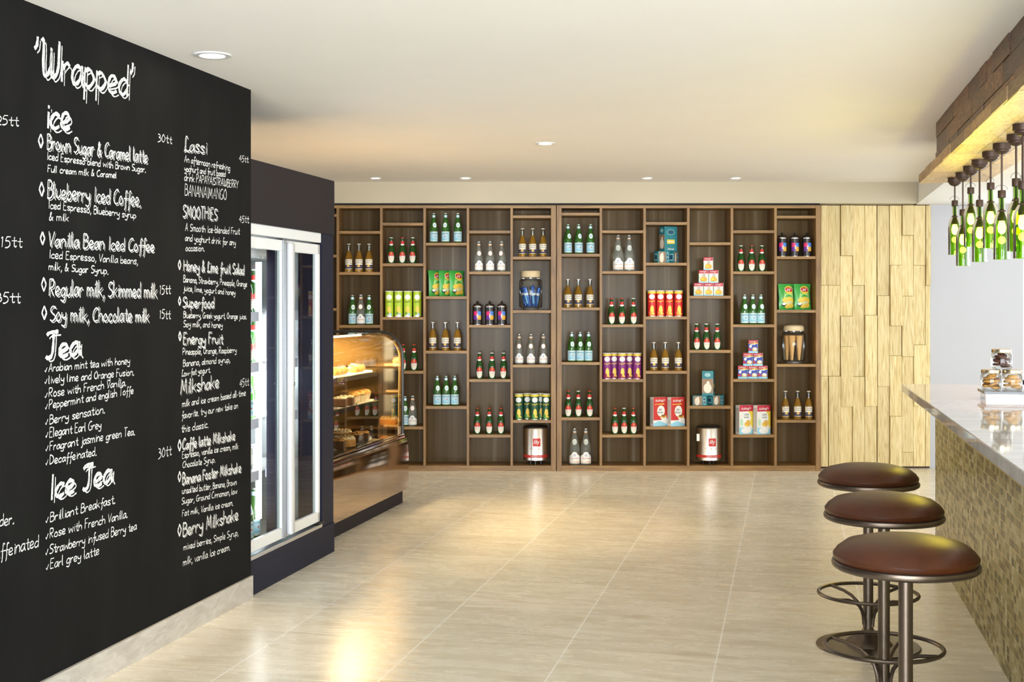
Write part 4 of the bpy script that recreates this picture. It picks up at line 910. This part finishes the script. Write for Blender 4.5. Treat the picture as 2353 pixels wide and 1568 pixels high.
# glass profile: straight up, then a curve onto the flat top
R = .165; zt = 1.19; gx = -.036
gp = [(gx, .48), (gx, zt - R)] + [(gx - R + R * cos(a), zt - R + R * sin(a)) for a in [pi / 2 * i / 10 for i in range(1, 11)]] + [(Dp + .15, zt)]
g = M(); n = len(gp)
g.add([(x, .02, z) for x, z in gp] + [(x, Lp - .03, z) for x, z in gp], [(i, n + i, n + i + 1, i + 1) for i in range(n - 1)])
g.build('curved_front_glass', thin_glass('bronze_tint_pane', (0.95, 0.9, 0.8), 1.3), pc)
ins = [(x - (0 if i < 2 else 0), z) for i, (x, z) in enumerate(gp)]
fo = [(x, Lp - .03, z) for x, z in gp] + [(Dp, Lp - .03, zt)]
M().tube(fo, .011, 8).build('end_frame', BLACK, pc)
M().tube([(x - .022 if z < zt - R else x - .016, Lp - .05, z - (0 if z < zt - R else .016)) for x, z in gp], .006, 6).build('end_trim', mat('gold_trim', (0.75, 0.62, 0.36), 0.2, 0.9), pc)
M().tube([(x, .02, z) for x, z in gp] + [(Dp, .02, zt)], .011, 8).build('end_frame', BLACK, pc)
ep = [(gx, .45)] + [(x, z) for x, z in gp[1:]] + [(Dp, zt), (Dp, .45)]
k = len(ep); M().add([(x, Lp - .028, z) for x, z in ep] + [(x, Lp - .022, z) for x, z in ep], [tuple(reversed(range(k))), tuple(range(k, 2 * k))] + [(i, (i + 1) % k, k + (i + 1) % k, k + i) for i in range(k)]).build('end_panel', mat('bronze_mirror_glass', (0.62, 0.48, 0.28), 0.06, 1.0), pc, smooth=False)
M().box(Dp, Dp + .015, .02, Lp - .03, .45, zt).build('back_panel', mat('warm_brushed_back', (0.70, 0.54, 0.30), 0.35, 0.7), pc, smooth=False)
M().box(Dp, Dp + .17, .02, Lp - .03, zt - .012, zt + .006).build('top_panel', BLACK, pc, smooth=False)
WARM = mat('case_lamp', (1, .9, .7), .5, emit=(1.0, 0.78, 0.42), es=9.0)
M().box(gx - .30, gx - .27, .1, Lp - .12, zt - .025, zt - .012).build('light_tube', WARM, pc, smooth=False)
lamp('AREA', 'pastry_case_light', G(-2.615 - .30, 7.9, zt - .03), 45, (1.0, 0.80, 0.48), .1, (0, 0, -TH), sizey=1.5)
PS = [(.935, -.40, 'upper'), (.742, -.50, 'middle'), (.487, -.68, 'lower')]
GLS = thin_glass('shelf_glass', (0.9, 0.85, 0.72), 1.0)
for z, x0, nm in PS:
    s = M().box(x0 - .20 if nm != 'lower' else Dp + .02, -.10 if nm == 'upper' else -.085 if nm == 'middle' else -.055, .03, 1.38, z - .02, z - .004).build('display_shelf', mat('dark_shelf', (0.10, 0.075, 0.05), 0.35, 0.4), pc, smooth=False)
    M().box(-.104 if nm == 'upper' else -.089 if nm == 'middle' else -.059, -.098 if nm == 'upper' else -.083 if nm == 'middle' else -.054, .03, 1.38, z - .03, z - .001).build('shelf_edge', BLACK, s, smooth=False)
# trays and pastries
def gput(name, cat, label, group, x, y, z, rz=0.0): return thing(name, label, cat, G(-2.615 + x, 7.0 + y, z), -TH + rz, group)
PLATE = mat('white_tray', (0.8, 0.77, 0.7), 0.3); CRUST = wood('golden_crust', [(0.30, 0.12, 0.025), (0.62, 0.32, 0.07), (0.8, 0.52, 0.16)], (25, 25, 25), 0.5); CHOC = wood('chocolate_sponge', [(0.06, 0.025, 0.01), (0.14, 0.06, 0.025)], (60, 60, 60), 0.7); CREAMM = mat('cream_icing', (0.85, 0.76, 0.56), 0.45); NUT = mat('toasted_nut', (0.6, 0.34, 0.1), 0.6)
for (z, xc, nm), xx in zip(PS, (-.205, -.195, -.21)):
    for j, (y0, y1) in enumerate(((.62, .96), (1.0, 1.34))):
        t = gput('pastry_tray', 'tray', 'white tray on ' + nm + ' pastry shelf, ' + ('fridge-side' if j == 0 else 'bookcase-side'), 'white pastry trays', xx, (y0 + y1) / 2, z - .0035)
        h = (y1 - y0) / 2; M().box(-.10, .09, -h, h, 0, .006, bev=.002).box(-.1, .09, -h, -h + .008, .006, .014).box(-.1, .09, h - .008, h, .006, .014).build('tray_body', PLATE, t, smooth=False)
ZT = .0035
def roll(label, x, y, z, k):
    t = gput('pastry_roll', 'pastry', label, 'golden pastry rolls', x, y, z, k * .7)
    M().blob(.046, .036, .0255, (0, 0, .0258), 16, 8, 0, .0, k).build('crust', CRUST, t)
    m = M(); r = random.Random(k)
    for q in range(9): m.box(*(lambda a, b: (a, a + .012, b, b + .006))(r.uniform(-.035, .025), r.uniform(-.02, .014)), .047, .053)
    m.build('nut_topping', NUT, t, smooth=False)
z0 = PS[0][0] + ZT
for k, (x, y) in enumerate(((-.165, .69), (-.165, .79), (-.165, .89), (-.25, .74), (-.25, .86), (-.155, 1.07), (-.155, 1.19), (-.225, 1.27))):
    roll('golden nut-topped pastry roll on upper pastry shelf, ' + ['first', 'second', 'third', 'fourth', 'fifth', 'sixth', 'seventh', 'eighth'][k] + ' from the fridge', x, y, z0, k)
def brownie(label, x, y, z, top, sz=(.05, .05, .05)):
    t = gput('cake_slice', 'cake', label, 'cake slices in the case', x, y, z, .2)
    M().box(-sz[0], sz[0], -sz[1], sz[1], .0, sz[2], bev=.004).build('sponge', CHOC, t)
    m = M().box(-sz[0] + .002, sz[0] - .002, -sz[1] + .002, sz[1] - .002, sz[2], sz[2] + .007, bev=.003); r = random.Random(int(y * 100))
    for q in range(12): m.blob(.008, .007, .006, (r.uniform(-.8, .8) * sz[0], r.uniform(-.8, .8) * sz[1], sz[2] + .008), 6, 4)
    m.build('topping', top, t)
def muffin(label, x, y, z):
    t = gput('paper_muffin', 'muffin', label, 'muffins in the case', x, y, z)
    m = M(); n = 24
    m.add([(r * cos(2 * pi * i / n), r * sin(2 * pi * i / n), zz) for r0, zz in ((.028, 0), (.04, .05)) for i in range(n) for r in [r0 * (1.06 if i % 2 else .96)]], [(i, (i + 1) % n, n + (i + 1) % n, n + i) for i in range(n)])
    m.build('paper_cup', CREAMM, t, smooth=False)
    M().blob(.042, .042, .026, (0, 0, .052), 16, 8, 0, .08, int(y * 50)).build('muffin_top', CRUST, t)
z1 = PS[1][0] + ZT
brownie('dusted chocolate slice on middle pastry shelf, fridge-side tray', -.145, .76, z1, CREAMM); brownie('dusted chocolate slice on middle pastry shelf, second from fridge', -.145, .89, z1, CREAMM)
muffin('pale paper-wrapped muffin on middle pastry shelf, first from fridge', -.15, 1.06, z1); muffin('pale paper-wrapped muffin on middle pastry shelf, second from fridge', -.15, 1.17, z1); muffin('pale paper-wrapped muffin on middle pastry shelf, third from fridge', -.15, 1.28, z1)
z2 = PS[2][0] + ZT
def cake(label, x, y, z, mtop, r=.075, h=.05):
    t = gput('round_cake', 'cake', label, 'round cakes in the case', x, y, z)
    M().lathe([(0, 0), (r, 0), (r, h * .8), (r * .95, h * .95)], 28).build('sponge', CRUST if mtop is CREAMM else CHOC, t)
    m = M().lathe([(r * .98, h * .75), (r * .97, h), (r * .85, h * 1.12), (0, h * 1.15)], 28)
    rr = random.Random(int(y * 70))
    for q in range(14): a = q * .45; m.blob(.011, .011, .009, (r * .75 * cos(a), r * .75 * sin(a), h * 1.12), 7, 5, 0, .1, q)
    m.build('icing', mtop, t)
brownie('brown cake slice on lower pastry shelf beside cream cake', -.13, .68, z2, NUT); cake('cream-iced round cake on lower pastry shelf', -.14, .84, z2, CREAMM); brownie('nut-topped chocolate slice on lower pastry shelf, first beyond cream cake', -.14, 1.06, z2, NUT); brownie('nut-topped chocolate slice on lower pastry shelf, second beyond cream cake', -.14, 1.18, z2, NUT); cake('golden-topped round cake on lower pastry shelf, bookcase end', -.30, 1.25, z2, CREAMM, .07)

# ------------------------------------------------------------------ bar counter
bu0, bu1 = 1.5, 7.65 - .02
VBODY = 2.347 * C_ - 7.24 * S_; UBODY = 2.347 * S_ + 7.24 * C_
bc = thing('bar_counter', 'long bar counter clad in gold-green glass mosaic, below the stone top', 'bar counter', G(VBODY, UBODY, 0), -TH)
M().box(0, .02, 1.5 - UBODY, 0, 0, .896).build('mosaic_front', MOSAIC, bc, smooth=False)
M().box(.02, .62, 1.5 - UBODY, -.004, 0, .896).build('counter_core', mat('counter_end_paint', (0.6, 0.6, 0.6), 0.6), bc, smooth=False)
ct = thing('countertop', 'polished pale stone countertop carrying the cookie jars', 'countertop', G(VBODY - .176, UBODY + .044, .896), -TH)
M().box(0, .95, 1.5 - UBODY, 0, 0, .044, bev=.003).build('stone_slab', COUNTER, ct, smooth=False)
# display stand with three cookie jars
st = thing('display_stand', 'black slab display stand on clear acrylic block, on the countertop', 'display stand', at(2261.5, 921, 6.05).xy.to_3d() + Vector((0, 0, .94)), -TH)
M().box(.01, .30, .02, .20, 0, .031).build('acrylic_block', thin_glass('acrylic', (0.95, 0.96, 0.97), 1.2), st, smooth=False)
M().box(0, .32, 0, .22, .031, .043, bev=.001).build('black_slab', mat('gloss_black', (0.01, 0.01, 0.01), 0.12), st, smooth=False)
def cookie_jar(label, loc, kind):
    t = thing('cookie_jar', label, 'jar', loc, 0, 'cookie jars on the counter')
    lathe_mm([(0, 2), (42, 2), (46, 7), (47.5, 15), (47.5, 66), (45, 74), (40, 79), (40, 86)], 32).build('jar_glass', JAR, t)
    lathe_mm([(44, 79), (44.5, 81), (44.5, 94), (42, 97), (0, 97)], 32).build('jar_lid', mat('brass_lid', (0.58, 0.50, 0.36), 0.25, 0.95), t)
    COOK = {'dark': mat('dark_cookie', (0.09, 0.03, 0.015), 0.7), 'stripe': CRUST, 'pale': mat('pale_cookie', (0.68, 0.40, 0.15), 0.6)}[kind]
    nm = {'dark': 'dark chocolate cookie inside the topmost cookie jar', 'stripe': 'chocolate-striped cookie inside the chalkboard-side cookie jar', 'pale': 'golden cookie inside the cookie jar over the slab centre'}[kind]
    r = random.Random(len(nm))
    for k in range(9):
        a = k * 2.4; rr = .018 if k < 7 else .005
        q = thing('cookie', nm, 'cookie', (loc[0] + rr * cos(a), loc[1] + rr * sin(a), loc[2] + .017 + .0062 * k), a, 'cookies in ' + kind + ' jar')
        ti = Matrix.Rotation(r.uniform(-.5, .5), 4, 'X') if kind != 'pale' else Matrix.Rotation(r.uniform(-.15, .15), 4, 'X')
        M().lathe([(0, -.005), (.02, -.005), (.0235, 0), (.02, .005), (0, .006)], 16).xform(ti).build('biscuit', COOK, q)
        if kind == 'stripe':
            m = M()
            for s in (-.012, -.004, .004, .012): m.box(-.018, .018, s - .0015, s + .0015, .005, .0066)
            m.xform(ti).build('chocolate_drizzle', mat('dark_cookie', (0.09, 0.03, 0.015), 0.7), q, smooth=False)
    return t
zj = .94 + .043
ja = at(2277, 0, 6.15); jb = at(2325.5, 0, 6.13); jm = (ja + jb) / 2
cookie_jar('glass jar of striped cookies with metal lid, chalkboard side of black slab', (ja.x, ja.y, zj), 'stripe')
cookie_jar('glass jar of golden cookies with metal lid, over the centre of black slab', (jb.x, jb.y, zj), 'pale')
cookie_jar('glass jar of dark cookies stacked on top of two other jars', (jm.x, jm.y, zj + .0972), 'dark')

# ------------------------------------------------------------------ bar stools
def stool():
    t = thing('bar_stool', 'x', 'bar stool')
    R = .199
    M().lathe([(0, .672), (R - .006, .672), (R - .002, .678), (R - .001, .688), (R - .012, .703), (R * .82, .721), (R * .55, .735), (R * .25, .741), (0, .742)], 48).build('seat_cushion', LEATHER, t)
    M().lathe([(0, .650), (R - .006, .650), (R + .001, .655), (R + .003, .662), (R + .001, .669), (R - .004, .672), (0, .672)], 48).build('seat_rim', BRONZE, t)
    M().lathe([(.02, .03), (.02, .65)], 20).build('pole', BRONZE, t)
    fr_ = M().ring(.196, .0075, (0, 0, .215), 56, 8).build('foot_ring', BRONZE, t)
    for k in range(4):
        a = k * pi / 2 + .62; pts = [(.022, .085), (.025, .115), (.034, .145), (.055, .172), (.085, .192), (.125, .205), (.196, .215)]
        m = M().tube([(r * cos(a), r * sin(a), z) for r, z in pts], .0068, 8); m.build('foot_bracket', BRONZE, t)
    M().lathe([(0, .012), (.098, .012), (.085, .026), (.055, .044), (.03, .056), (.021, .075), (0, .075)], 32).build('base_dome', BRONZE, t)
    M().lathe([(0, 0), (.205, 0), (.207, .004), (.203, .009), (.1, .013), (0, .013)], 48).build('base_plate', BRONZE, t)
    return t
ST = stool(); note(ST)
for k, (x, Y) in enumerate(((1995, 5.29), (2031, 4.467), (2081, 3.644))):
    lb = 'round brown leather bar stool, ' + ('first', 'second', 'third')[k] + ' of three from the plank wall'
    loc = ((x - 1176.5) * Y / FPX, Y, 0)
    if k == 0: ST.location = loc; ST['label'] = lb; ST['group'] = 'bar stools at the counter'
    else: dup(ST, loc, 0.25 * k, lb, 'bar stools at the counter')

# ------------------------------------------------------------------ bottle pendants
PG = thin_glass('green_pendant_glass', (0.38, 0.63, 0.04), 1.2)
BULB = mat('glowing_bulb', (1, .9, .5), .4, emit=(1.0, 0.60, 0.30), es=45.0)
PEND = [(2194, 7.89, 875, 1418), (2212.5, 7.59, 965, 1500), (2230.7, 7.245, 745, 1350), (2251, 6.915, 870, 1492), (2276.5, 6.54, 697, 1330), (2302, 6.21, 775, 1455), (2335, 5.876, 655, 1345), (2350, 5.53, 680, 1405)]
for k, (x, Y, zt_, zb_) in enumerate(PEND):
    top = at(x, 0, Y); zd = 2.15
    z_cap = CH - (260 + zt_ / 4.357 - HOR) * Y / FPX
    p = thing('pendant_lamp', 'green wine-bottle pendant lamp, ' + ['first', 'second', 'third', 'fourth', 'fifth', 'sixth', 'seventh', 'eighth'][k] + ' from the plank wall', 'pendant lamp', (top.x, top.y, zd), rs.uniform(0, 3), 'bottle pendants under the beam')
    c = z_cap - zd
    M().lathe([(0, 0), (.041, 0), (.041, -.027), (.034, -.030), (.034, -.036), (.022, -.046), (.008, -.051), (0, -.051)], 24).build('ceiling_canopy', IRON, p)
    M().lathe([(.0048, -.05), (.0048, c - .09)], 8).build('rod', IRON, p)
    M().lathe([(0, c), (.0175, c), (.0185, c - .003), (.0185, c - .034), (.016, c - .036)], 20).build('neck_collar', IRON, p)
    wl = []
    for q in range(17): a = -pi / 2 + pi * q / 16; wl.append((.03 * sin(a) * 1.0, .004, c + .004 + .022 * cos(a)))
    M().tube(wl, .0009, 5).build('wire_loop', BLACK, p)
    prof = [(.0145, -.03), (.0145, -.085), (.018, -.10), (.029, -.118), (.0365, -.14), (.0385, -.165), (.0385, -.328)]
    M().lathe([(r, c + z) for r, z in prof], 28).build('bottle_shade', PG, p)
    s = M().lathe([(0, c - .085), (.015, c - .09), (.019, c - .1), (.019, c - .145), (0, c - .145)], 18).build('lamp_socket', IRON, p)
    M().lathe([(0, c - .143), (.010, c - .145), (.016, c - .16), (.0195, c - .178), (.016, c - .196), (.008, c - .205), (0, c - .207)], 16).build('light_bulb', BULB, p)
    l = lamp('POINT', 'pendant_light', (top.x, top.y, zd + c - .235), 5.5, (1.0, 0.45, 0.34), .02)

# ------------------------------------------------------------------ recessed downlights
DLM = mat('downlight_lens', (1, 1, 1), .4, emit=(1.0, 0.9, 0.72), es=30.0)
DL = [(488, 126, 'recessed downlight in ceiling above the chalkboard corner', .075), (1253, 329, 'recessed downlight in middle of the ceiling', .062)] + [(x, 409, 'recessed downlight by the bookcase band, ' + n + ' of four from the chalkboard', .05) for x, n in ((863, 'first'), (1070, 'second'), (1487, 'third'), (1690, 'fourth'))]
for x, y, lb, r in DL:
    Y = 1.01 * FPX / (HOR - y); loc = Vector(((x - 1176.5) * Y / FPX, Y, 2.40))
    t = thing('downlight', lb, 'downlight', loc, 0, 'recessed ceiling downlights')
    M().lathe([(r * .62, -.001), (r * .7, -.006), (r, -.005), (r, 0)], 28).build('trim_ring', WHITEM, t)
    M().lathe([(0, -.0015), (r * .62, -.0015)], 24).build('lamp_lens', DLM, t)
    lamp('SPOT', 'downlight_beam', (loc.x, loc.y, 2.385), 48 if r > .07 else 55 if r > .06 else 24, (1.0, 0.78, 0.46) if r > .06 else (1.0, 0.86, 0.64), .05, (0, 0, 0), radians(44 if r > .07 else 60 if r > .06 else 80))
